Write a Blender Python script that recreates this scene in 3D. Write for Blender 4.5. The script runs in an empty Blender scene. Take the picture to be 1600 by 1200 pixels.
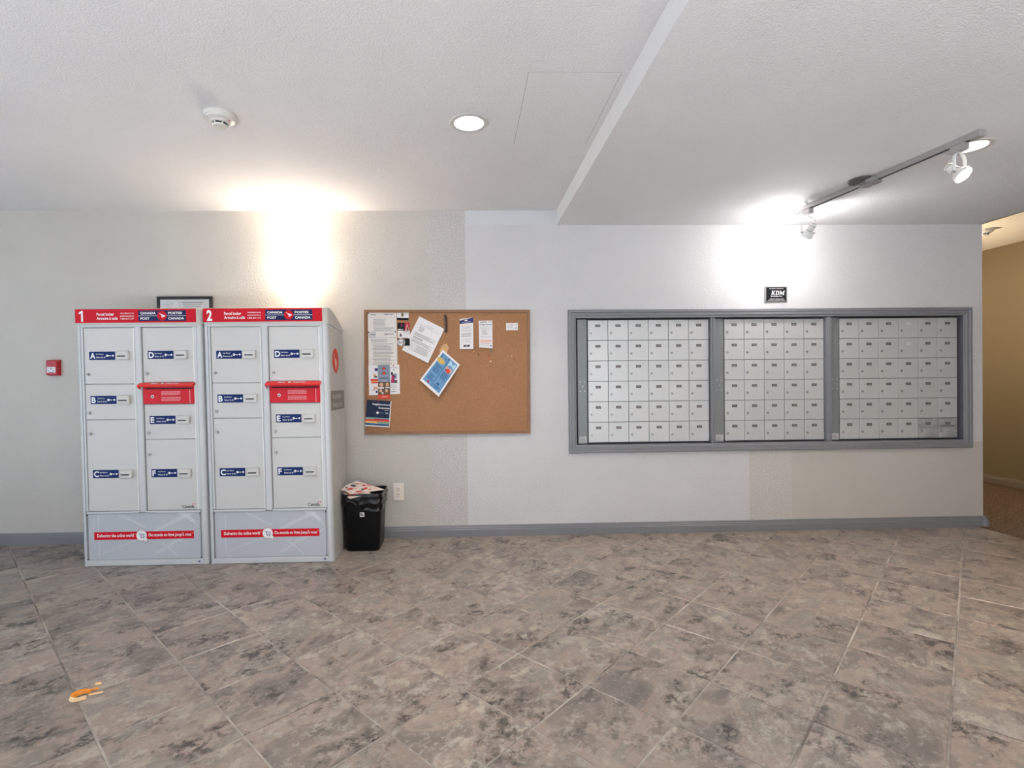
import bpy, math, random
from mathutils import Vector, Matrix
random.seed(7)
PI = math.pi
SC = bpy.context.scene
COL = SC.collection

def s2l(r, g, b):
    f = lambda c: (c/255/12.92 if c/255 <= .04045 else ((c/255+.055)/1.055)**2.4)
    return (f(r), f(g), f(b), 1)

# ------------------------------------------------------------------ camera
def setup_camera():
    D, h, yw, pt, rl, f, px, py = 3.55057, 1.06332, 0.0273945, -0.0071743, -0.0105673, 810.68, 749.04, 600.75
    B = Matrix(((1, 0, 0), (0, 0, -1), (0, 1, 0)))
    cy, sy, cp, sp, cr, sr = math.cos(yw), math.sin(yw), math.cos(pt), math.sin(pt), math.cos(rl), math.sin(rl)
    Ry = Matrix(((cy, 0, -sy), (0, 1, 0), (sy, 0, cy)))
    Rx = Matrix(((1, 0, 0), (0, cp, sp), (0, -sp, cp)))
    Rz = Matrix(((cr, -sr, 0), (sr, cr, 0), (0, 0, 1)))
    M = Rz @ Rx @ Ry @ B
    r, d, w = Vector(M[0]), Vector(M[1]), Vector(M[2])
    m = Matrix((r, -d, -w)).transposed().to_4x4()
    m.translation = (0, -D, h)
    c = bpy.data.cameras.new('camera')
    c.sensor_width = 36; c.lens = f/1600*36
    c.shift_x = (800-px)/1600; c.shift_y = (py-600)/1600
    c.clip_start = .05
    o = bpy.data.objects.new('camera', c); COL.objects.link(o)
    o.matrix_world = m
    SC.camera = o
setup_camera()

# ------------------------------------------------------------------ light and exposure
SC.view_settings.view_transform = 'Standard'
SC.view_settings.look = 'None'
SC.view_settings.gamma = 1
SC.view_settings.use_curve_mapping = False
SC.view_settings.exposure = 0.12
W = bpy.data.worlds.new('sky'); SC.world = W; W.use_nodes = True
W.node_tree.nodes['Background'].inputs[0].default_value = (.75, .86, 1, 1)
W.node_tree.nodes['Background'].inputs[1].default_value = .5

def lamp(name, typ, loc, power, color, aim=None, size=None, sizey=None, spot=None, blend=.5, shape=None, spread=None):
    l = bpy.data.lights.new(name, typ); l.energy = power; l.color = color[:3]
    if typ == 'AREA':
        l.shape = shape or 'RECTANGLE'; l.size = size; l.size_y = sizey or size
        if spread: l.spread = spread
    elif size is not None: l.shadow_soft_size = size
    if typ == 'SPOT': l.spot_size = spot; l.spot_blend = blend
    o = bpy.data.objects.new(name, l); COL.objects.link(o); o.location = loc
    if aim is not None:
        o.rotation_euler = (Vector(aim)-Vector(loc)).to_track_quat('-Z', 'Y').to_euler()
    return o
# area lamps: added fill at an unseen rear opening, daylight from the left
lamp('fill_rear', 'AREA', (.9, -5.88, 1.25), 46, (.97, .96, .97), aim=(1.6, 0, 1.9), size=4.6, sizey=1.8)
lamp('daylight_left', 'AREA', (-4.2, -2.7, 1.10), 24, (.58, .78, 1), aim=(-.6, -2.3, .1), size=2.8, sizey=1.9)
# added sunlight through a made-up rear opening: its floor patch brightens the ceiling
l = bpy.data.lights.new('bounce_sun', 'SUN'); l.energy = 106; l.color = (.69, .86, 1); l.angle = .009
o = bpy.data.objects.new('bounce_sun', l); COL.objects.link(o); o.rotation_euler = Vector((.1, .66, -.75)).to_track_quat('-Z', 'Y').to_euler()

# ------------------------------------------------------------------ mesh builder
class MB:
    def __init__(s): s.v = []; s.f = []; s.fm = []; s.fs = []; s.mats = []
    def mi(s, m):
        if m not in s.mats: s.mats.append(m)
        return s.mats.index(m)
    def add(s, vs, fs, m, smooth=False):
        o = len(s.v); s.v += [tuple(v) for v in vs]; k = s.mi(m)
        for f in fs:
            s.f.append(tuple(i+o for i in f)); s.fm.append(k); s.fs.append(smooth)
    def box(s, x0, y0, z0, x1, y1, z1, m, c=0):
        if c <= 0:
            v = [(x, y, z) for x in (x0, x1) for y in (y0, y1) for z in (z0, z1)]
            s.add(v, [(0, 1, 3, 2), (4, 6, 7, 5), (0, 4, 5, 1), (2, 3, 7, 6), (0, 2, 6, 4), (1, 5, 7, 3)], m); return
        c = min(c, (x1-x0)*.49, (y1-y0)*.49, (z1-z0)*.49)
        vs = []; idx = {}
        lo = (x0, y0, z0); hi = (x1, y1, z1)
        for sx in (0, 1):
            for sy in (0, 1):
                for sz in (0, 1):
                    sg = (sx, sy, sz)
                    for ax in range(3):
                        p = []
                        for k in range(3):
                            e = hi[k] if sg[k] else lo[k]
                            p.append(e if k == ax else (e-c if sg[k] else e+c))
                        idx[sg+(ax,)] = len(vs); vs.append(tuple(p))
        fs = []
        for ax in range(3):
            a, b = [k for k in range(3) if k != ax]
            for sd in (0, 1):
                q = []
                for (u, w) in ((0, 0), (1, 0), (1, 1), (0, 1)):
                    g = [0, 0, 0]; g[ax] = sd; g[a] = u; g[b] = w; q.append(idx[tuple(g)+(ax,)])
                fs.append(q)
            for u in (0, 1):
                for w in (0, 1):
                    g0 = [0, 0, 0]; g0[a] = u; g0[b] = w; g1 = list(g0); g1[ax] = 1
                    g0, g1 = tuple(g0), tuple(g1)
                    fs.append([idx[g0+(a,)], idx[g1+(a,)], idx[g1+(b,)], idx[g0+(b,)]])
        for sx in (0, 1):
            for sy in (0, 1):
                for sz in (0, 1):
                    fs.append([idx[(sx, sy, sz, k)] for k in range(3)])
        ctr = Vector([(lo[k]+hi[k])/2 for k in range(3)]); out = []
        for f in fs:
            P = [Vector(vs[i]) for i in f]
            n = (P[1]-P[0]).cross(P[2]-P[0])
            out.append(tuple(reversed(f)) if n.dot(sum(P, Vector())/len(P)-ctr) < 0 else tuple(f))
        s.add(vs, out, m)
    def prism(s, pts, axis, a0, a1, m, smooth=False):
        # pts: closed 2D outline in the two other axes (in x,y,z order)
        def mk(p, a):
            q = list(p); q.insert(axis, a); return tuple(q)
        n = len(pts)
        v = [mk(p, a0) for p in pts]+[mk(p, a1) for p in pts]
        ar = sum(pts[i][0]*pts[(i+1) % n][1]-pts[(i+1) % n][0]*pts[i][1] for i in range(n))
        flip = (ar > 0) != (axis != 1)
        side = [(i, (i+1) % n, n+(i+1) % n, n+i) for i in range(n)]
        caps = [tuple(reversed(range(n))), tuple(range(n, 2*n))]
        if flip: side = [tuple(reversed(f)) for f in side]; caps = [tuple(reversed(f)) for f in caps]
        s.add(v, side, m, smooth); s.add(v, caps, m)
    def lathe(s, prof, loc, axis, m, n=24, smooth=True, arc=(0, 2*PI)):
        # prof: list of (r, t) along axis
        ax = Vector(axis).normalized()
        u = ax.orthogonal().normalized(); w = ax.cross(u)
        full = abs(arc[1]-arc[0]-2*PI) < 1e-6
        k = n if full else n+1
        vs = []
        for r, t in prof:
            for i in range(k):
                a = arc[0]+(arc[1]-arc[0])*i/n
                vs.append(Vector(loc)+ax*t+(u*math.cos(a)+w*math.sin(a))*r)
        fs = []
        for j in range(len(prof)-1):
            for i in range(n):
                i2 = (i+1) % k
                fs.append((j*k+i, j*k+i2, (j+1)*k+i2, (j+1)*k+i))
        s.add(vs, fs, m, smooth)
    def cyl(s, loc, axis, r, h, m, n=16, r2=None, c=0):
        r2 = r if r2 is None else r2
        p = [(0.00001, 0), (r-c, 0), (r, c), (r2, h-c), (r2-c, h), (0.00001, h)] if c else [(0.00001, 0), (r, 0), (r2, h), (0.00001, h)]
        s.lathe(p, loc, axis, m, n)
    def tube(s, pts, r, m, n=8, flat=None):
        P = [Vector(p) for p in pts]; vs = []; fs = []
        nrm = None
        for i, p in enumerate(P):
            t = (P[min(i+1, len(P)-1)]-P[max(i-1, 0)]).normalized()
            if nrm is None: nrm = t.orthogonal().normalized() if flat is None else Vector(flat[0]).normalized()
            nrm = (nrm-t*nrm.dot(t)).normalized(); b = t.cross(nrm)
            ra, rb = (r, r) if flat is None else (flat[1], flat[2])
            for k in range(n):
                a = 2*PI*k/n
                vs.append(p+nrm*math.cos(a)*ra+b*math.sin(a)*rb)
        for i in range(len(P)-1):
            for k in range(n):
                fs.append((i*n+k, i*n+(k+1) % n, (i+1)*n+(k+1) % n, (i+1)*n+k))
        fs.append(tuple(reversed(range(n)))); fs.append(tuple((len(P)-1)*n+k for k in range(n)))
        s.add(vs, fs, m, True)
    def face(s, pts, m): s.add(pts, [tuple(range(len(pts)))], m)
    def rect(s, x0, z0, x1, z1, y, m): s.face([(x0, y, z0), (x1, y, z0), (x1, y, z1), (x0, y, z1)], m)
    def poly(s, pts, y, m): s.face([(x, y, z) for x, z in pts], m)
    def disc(s, x, z, r, y, m, n=28, rz=None): s.poly([(x+r*math.cos(2*PI*i/n), z+(rz or r)*math.sin(2*PI*i/n)) for i in range(n)], y, m)
    def text(s, t, x0, z0, x1, z1, y, m, bold=.0, shear=0, fn=None):
        vs, fs, bb = glyphs(t, bold, shear)
        sx = (x1-x0)/(bb[2]-bb[0]); sz = (z1-z0)/(bb[3]-bb[1])
        fn = fn or (lambda a, b: (a, y, b))
        s.add([fn(x0+(a-bb[0])*sx, z0+(b-bb[1])*sz) for a, b in vs], fs, m)
    def shear(s, k):
        s.v = [(x-k*z, y, z) for x, y, z in s.v]
    def build(s, name, parent=None, loc=(0, 0, 0), org=None, sharp=35):
        me = bpy.data.meshes.new(name)
        v = s.v
        if org is not None:
            v = [(a-org[0], b-org[1], c-org[2]) for a, b, c in v]; loc = org
        me.from_pydata(v, [], s.f)
        for m in s.mats: me.materials.append(m)
        me.polygons.foreach_set('material_index', s.fm)
        me.polygons.foreach_set('use_smooth', s.fs)
        if any(s.fs): me.set_sharp_from_angle(angle=math.radians(sharp))
        me.update()
        o = bpy.data.objects.new(name, me); COL.objects.link(o)
        if parent is not None: o.parent = parent
        o.location = loc
        return o

GL = {}
def glyphs(t, bold=0, shear=0):
    k = (t, bold, shear)
    if k in GL: return GL[k]
    c = bpy.data.curves.new('lettering', 'FONT'); c.body = t; c.size = 1; c.offset = bold; c.shear = shear; c.resolution_u = 3
    o = bpy.data.objects.new('lettering', c); COL.objects.link(o)
    dg = bpy.context.evaluated_depsgraph_get()
    e = o.evaluated_get(dg); me = e.to_mesh()
    vs = [(v.co.x, v.co.y) for v in me.vertices]; fs = [tuple(p.vertices) for p in me.polygons]
    fs2 = []
    for f in fs:
        ar = sum(vs[f[i]][0]*vs[f[(i+1) % len(f)]][1]-vs[f[(i+1) % len(f)]][0]*vs[f[i]][1] for i in range(len(f)))
        fs2.append(f if ar > 0 else tuple(reversed(f)))
    bb = (min(v[0] for v in vs), min(v[1] for v in vs), max(v[0] for v in vs), max(v[1] for v in vs))
    e.to_mesh_clear(); bpy.data.objects.remove(o); bpy.data.curves.remove(c)
    GL[k] = (vs, fs2, bb); return GL[k]

def empty(name, loc, rot=(0, 0, 0)):
    o = bpy.data.objects.new(name, None); COL.objects.link(o); o.location = loc; o.rotation_euler = rot
    o.empty_display_size = .1
    return o
def tag(o, label, cat, group=None):
    o['label'] = label; o['category'] = cat
    if group: o['group'] = group
    return o
def struct(o): o['kind'] = 'structure'; return o
def copy_tree(o, parent=None):
    c = o.copy(); COL.objects.link(c); c.parent = parent
    for ch in list(o.children): copy_tree(ch, c)
    return c

# ------------------------------------------------------------------ materials
class NT:
    def __init__(s, name):
        s.m = bpy.data.materials.new(name); s.m.use_nodes = True; s.t = s.m.node_tree
        s.p = s.t.nodes['Principled BSDF']
    def n(s, typ, **kw):
        o = s.t.nodes.new(typ)
        for k, v in kw.items():
            if k.startswith('i_'):
                o.inputs[k[2:].replace('_', ' ')].default_value = v
            else: setattr(o, k, v)
        return o
    def l(s, a, b): s.t.links.new(a, b)
    def mix(s, fac, a, b, bt='MIX'):
        o = s.t.nodes.new('ShaderNodeMix'); o.data_type = 'RGBA'; o.blend_type = bt
        for i, v in ((0, fac), (6, a), (7, b)):
            if hasattr(v, 'links') or hasattr(v, 'is_linked'): s.l(v, o.inputs[i])
            else: o.inputs[i].default_value = v
        return o.outputs[2]
    def ramp(s, fac, stops):
        o = s.t.nodes.new('ShaderNodeValToRGB'); e = o.color_ramp.elements
        while len(e) < len(stops): e.new(.5)
        for q, (p, c) in zip(e, stops): q.position = p; q.color = c if len(c) == 4 else (*c, 1)
        s.l(fac, o.inputs[0]); return o.outputs[0]
    def noise(s, vec, scale, detail=4, rough=.55, dist=0):
        o = s.n('ShaderNodeTexNoise'); o.inputs['Scale'].default_value = scale; o.inputs['Detail'].default_value = detail
        o.inputs['Roughness'].default_value = rough; o.inputs['Distortion'].default_value = dist
        if vec is not None: s.l(vec, o.inputs['Vector'])
        return o.outputs['Fac']
    def math(s, op, a, b):
        o = s.n('ShaderNodeMath', operation=op)
        for i, v in ((0, a), (1, b)):
            if hasattr(v, 'is_linked'): s.l(v, o.inputs[i])
            else: o.inputs[i].default_value = v
        return o.outputs[0]
    def bump(s, h, strength, dist):
        o = s.n('ShaderNodeBump'); o.inputs['Strength'].default_value = strength; o.inputs['Distance'].default_value = dist
        s.l(h, o.inputs['Height']); s.l(o.outputs[0], s.p.inputs['Normal'])
    def obj(s): return s.n('ShaderNodeTexCoord').outputs['Object']
G1 = (1, 1, 1, 1); G0 = (0, 0, 0, 1)

def mat(name, col, rough=.5, metal=0, var=.06, scale=14, bump=0, bscale=200, spec=None, coat=0):
    t = NT(name); c = t.obj()
    nz = t.noise(c, scale, 5)
    a = tuple(max(0, x*(1-var)) for x in col[:3])+(1,); b = tuple(min(1, x*(1+var)) for x in col[:3])+(1,)
    t.l(t.ramp(nz, [(.3, a), (.7, b)]), t.p.inputs['Base Color'])
    t.p.inputs['Roughness'].default_value = rough; t.p.inputs['Metallic'].default_value = metal
    if spec is not None: t.p.inputs['Specular IOR Level'].default_value = spec
    if coat: t.p.inputs['Coat Weight'].default_value = coat
    if bump: t.bump(t.noise(c, bscale, 2), bump, .002)
    return t.m
def emit(name, col, strength):
    t = NT(name); t.p.inputs['Base Color'].default_value = col
    t.p.inputs['Emission Color'].default_value = col; t.p.inputs['Emission Strength'].default_value = strength
    return t.m

def wall_mat():
    t = NT('painted_textured_wall'); c = t.obj()
    sp = t.n('ShaderNodeSeparateXYZ'); t.l(c, sp.inputs[0])
    wob = t.math('MULTIPLY', t.math('SUBTRACT', t.noise(c, 9, 3), .5), .012)
    x = t.math('ADD', sp.outputs[0], wob)
    newer = t.math('MULTIPLY', t.math('GREATER_THAN', x, .010), 1)
    below = t.math('LESS_THAN', sp.outputs[2], .6)
    old2 = t.math('MULTIPLY', t.math('GREATER_THAN', x, 1.968), below)
    newer = t.math('SUBTRACT', newer, old2)
    old = t.ramp(t.noise(c, 2.2, 3), [(.3, s2l(189, 183, 176)), (.7, s2l(195, 189, 182))])
    new = t.ramp(t.noise(c, 2.2, 3), [(.3, s2l(202, 199, 199)), (.7, s2l(207, 204, 204))])
    base = t.mix(newer, old, new)
    # roughly rolled strip of touch-up paint left of the seam
    # ceiling paint carried down the wall beside the bulkhead
    cut = t.math('MULTIPLY', t.math('MULTIPLY', t.math('GREATER_THAN', x, .012), t.math('LESS_THAN', x, .66)), t.math('GREATER_THAN', t.math('ADD', sp.outputs[2], t.math('MULTIPLY', wob, .4)), 2.1255))
    base = t.mix(cut, base, s2l(206, 206, 209))
    strip = t.math('MULTIPLY', t.math('GREATER_THAN', x, t.math('ADD', -.36, t.math('MULTIPLY', t.noise(c, 14, 4), .25))), t.math('LESS_THAN', x, .01))
    strip2 = t.math('MULTIPLY', t.math('LESS_THAN', x, 2.27), old2)
    st = t.math('MAXIMUM', strip, strip2)
    spk = t.ramp(t.noise(c, 120, 2, .6), [(.48, G0), (.62, G1)])
    base = t.mix(t.math('MULTIPLY', strip, .6), base, s2l(184, 177, 177))
    base = t.mix(t.math('MULTIPLY', t.math('MULTIPLY', st, spk), .45), base, s2l(226, 222, 220))
    # a few scuffs
    sc = t.ramp(t.noise(c, 3.1, 6, .7, .6), [(.72, G0), (.78, G1)])
    base = t.mix(t.math('MULTIPLY', sc, .12), base, s2l(150, 140, 130))
    t.l(base, t.p.inputs['Base Color'])
    t.p.inputs['Roughness'].default_value = .55
    h = t.math('ADD', t.ramp(t.noise(c, 75, 3, .5), [(.42, G0), (.6, G1)]), t.math('MULTIPLY', t.noise(c, 300, 2), .4))
    t.bump(h, .42, .0023)
    return t.m
def ceil_mat():
    t = NT('stippled_ceiling'); c = t.obj()
    t.l(t.ramp(t.noise(c, 1.7, 4), [(.3, s2l(222, 219, 220)), (.7, s2l(227, 224, 225))]), t.p.inputs['Base Color'])
    t.p.inputs['Roughness'].default_value = .85
    h = t.ramp(t.noise(c, 140, 3, .65), [(.38, G0), (.66, G1)])
    t.bump(h, .6, .0028)
    return t.m
def tile_mat():
    t = NT('mottled_slate_look_tile')
    oi = t.n('ShaderNodeObjectInfo'); tc = t.obj()
    off = t.n('ShaderNodeVectorMath', operation='SCALE'); off.inputs[0].default_value = (37, 91, 53); t.l(oi.outputs['Random'], off.inputs['Scale'])
    rt = t.n('ShaderNodeVectorRotate', rotation_type='Z_AXIS'); rt.inputs['Angle'].default_value = -PI/4
    t.l(tc, rt.inputs['Vector'])
    mp = t.n('ShaderNodeMapping'); mp.inputs['Scale'].default_value = (.9, 1.1, 1); t.l(rt.outputs[0], mp.inputs['Vector'])
    ad = t.n('ShaderNodeVectorMath', operation='ADD'); t.l(mp.outputs[0], ad.inputs[0]); t.l(off.outputs[0], ad.inputs[1])
    v = ad.outputs[0]
    n1 = t.noise(v, 5.2, 5, .55, .6)
    base = t.ramp(n1, [(.30, s2l(112, 103, 96)), (.42, s2l(132, 121, 113)), (.455, s2l(138, 125, 116)), (.485, s2l(160, 143, 131)), (.545, s2l(157, 139, 127)), (.57, s2l(138, 129, 120)), (.66, s2l(150, 140, 130)), (.74, s2l(172, 162, 151))])
    # zones of crackled stone: pale flakes and dark specks gather where the mask is high
    mask = t.ramp(t.noise(v, 4.2, 3, .5, .7), [(.42, G0), (.60, G1)])
    n2 = t.noise(v, 17, 10, .74, .25)
    base = t.mix(t.math('MULTIPLY', t.ramp(n2, [(.50, G0), (.58, (.85, .85, .85, 1))]), mask), base, s2l(186, 175, 161))
    n3 = t.noise(v, 22, 10, .76, .25)
    mask2 = t.ramp(t.noise(v, 6.5, 4, .6, .4), [(.50, G0), (.62, G1)])
    base = t.mix(t.math('MULTIPLY', t.ramp(n3, [(.45, (1, 1, 1, 1)), (.53, G0)]), mask2), base, s2l(62, 55, 52))
    n4 = t.noise(v, 70, 6, .75)
    base = t.mix(t.math('MULTIPLY', t.ramp(n4, [(.36, (.6, .6, .6, 1)), (.45, G0)]), t.math('ADD', t.math('MULTIPLY', mask, .6), .25)), base, s2l(96, 86, 80))
    base = t.mix(t.ramp(t.noise(v, 45, 5, .7), [(.54, G0), (.66, (.6, .6, .6, 1))]), base, s2l(184, 173, 162))
    br = t.n('ShaderNodeHueSaturation'); t.l(base, br.inputs['Color'])
    t.l(t.math('ADD', t.math('MULTIPLY', oi.outputs['Random'], .14), .83), br.inputs['Value'])
    t.l(br.outputs[0], t.p.inputs['Base Color'])
    t.l(t.ramp(n2, [(.3, (.30, .30, .30, 1)), (.7, (.42, .42, .42, 1))]), t.p.inputs['Roughness'])
    t.p.inputs['Specular IOR Level'].default_value = .5
    t.bump(t.math('ADD', n2, t.math('MULTIPLY', n1, .8)), .25, .0025)
    return t.m
def grout_mat():
    t = NT('tile_grout'); c = t.obj()
    n = t.noise(c, 2.3, 5, .65)
    t.l(t.ramp(n, [(.36, s2l(98, 90, 84)), (.47, s2l(146, 137, 128)), (.60, s2l(188, 179, 168))]), t.p.inputs['Base Color'])
    t.p.inputs['Roughness'].default_value = .75
    t.bump(t.noise(c, 400, 2), .3, .001)
    return t.m
def carpet_mat():
    t = NT('brown_carpet'); c = t.obj()
    n = t.noise(c, 130, 3, .7)
    b = t.ramp(n, [(.3, s2l(48, 34, 24)), (.5, s2l(84, 62, 45)), (.7, s2l(142, 112, 86))])
    t.l(b, t.p.inputs['Base Color']); t.p.inputs['Roughness'].default_value = .95
    t.bump(n, 1, .008)
    return t.m
def cork_mat():
    t = NT('cork'); c = t.obj()
    n = t.noise(c, 190, 4, .7)
    b = t.ramp(n, [(.3, s2l(138, 96, 66)), (.5, s2l(166, 120, 84)), (.7, s2l(184, 140, 102))])
    n2 = t.noise(c, 3, 5, .6)
    b = t.mix(t.ramp(n2, [(.35, (.25, .25, .25, 1)), (.65, G0)]), b, s2l(146, 96, 62))
    t.l(b, t.p.inputs['Base Color']); t.p.inputs['Roughness'].default_value = .9
    t.bump(n, .3, .0015)
    return t.m
def alu_mat():
    t = NT('brushed_aluminium'); c = t.obj()
    mp = t.n('ShaderNodeMapping'); mp.inputs['Scale'].default_value = (140, 10, 1.5); t.l(c, mp.inputs['Vector'])
    n = t.noise(mp.outputs[0], 3, 4, .6); oi = t.n('ShaderNodeObjectInfo')
    b = t.ramp(n, [(.3, s2l(196, 196, 195)), (.7, s2l(206, 205, 204))])
    hs = t.n('ShaderNodeHueSaturation'); t.l(b, hs.inputs['Color'])
    t.l(t.math('ADD', t.math('MULTIPLY', oi.outputs['Random'], .06), .97), hs.inputs['Value'])
    t.l(hs.outputs[0], t.p.inputs['Base Color'])
    t.p.inputs['Metallic'].default_value = .35; t.p.inputs['Roughness'].default_value = .40
    t.bump(n, .06, .0006)
    return t.m
def smudge_mat():
    t = NT('smudged_aluminium'); c = t.obj()
    mp = t.n('ShaderNodeMapping'); mp.inputs['Scale'].default_value = (.6, 1, 1.4); t.l(c, mp.inputs['Vector'])
    n = t.noise(mp.outputs[0], 13, 6, .6)
    b = t.ramp(n, [(.30, s2l(140, 141, 143)), (.50, s2l(176, 177, 178)), (.64, s2l(196, 197, 197))])
    t.l(b, t.p.inputs['Base Color']); t.p.inputs['Metallic'].default_value = .45; t.p.inputs['Roughness'].default_value = .42
    return t.m

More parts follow.
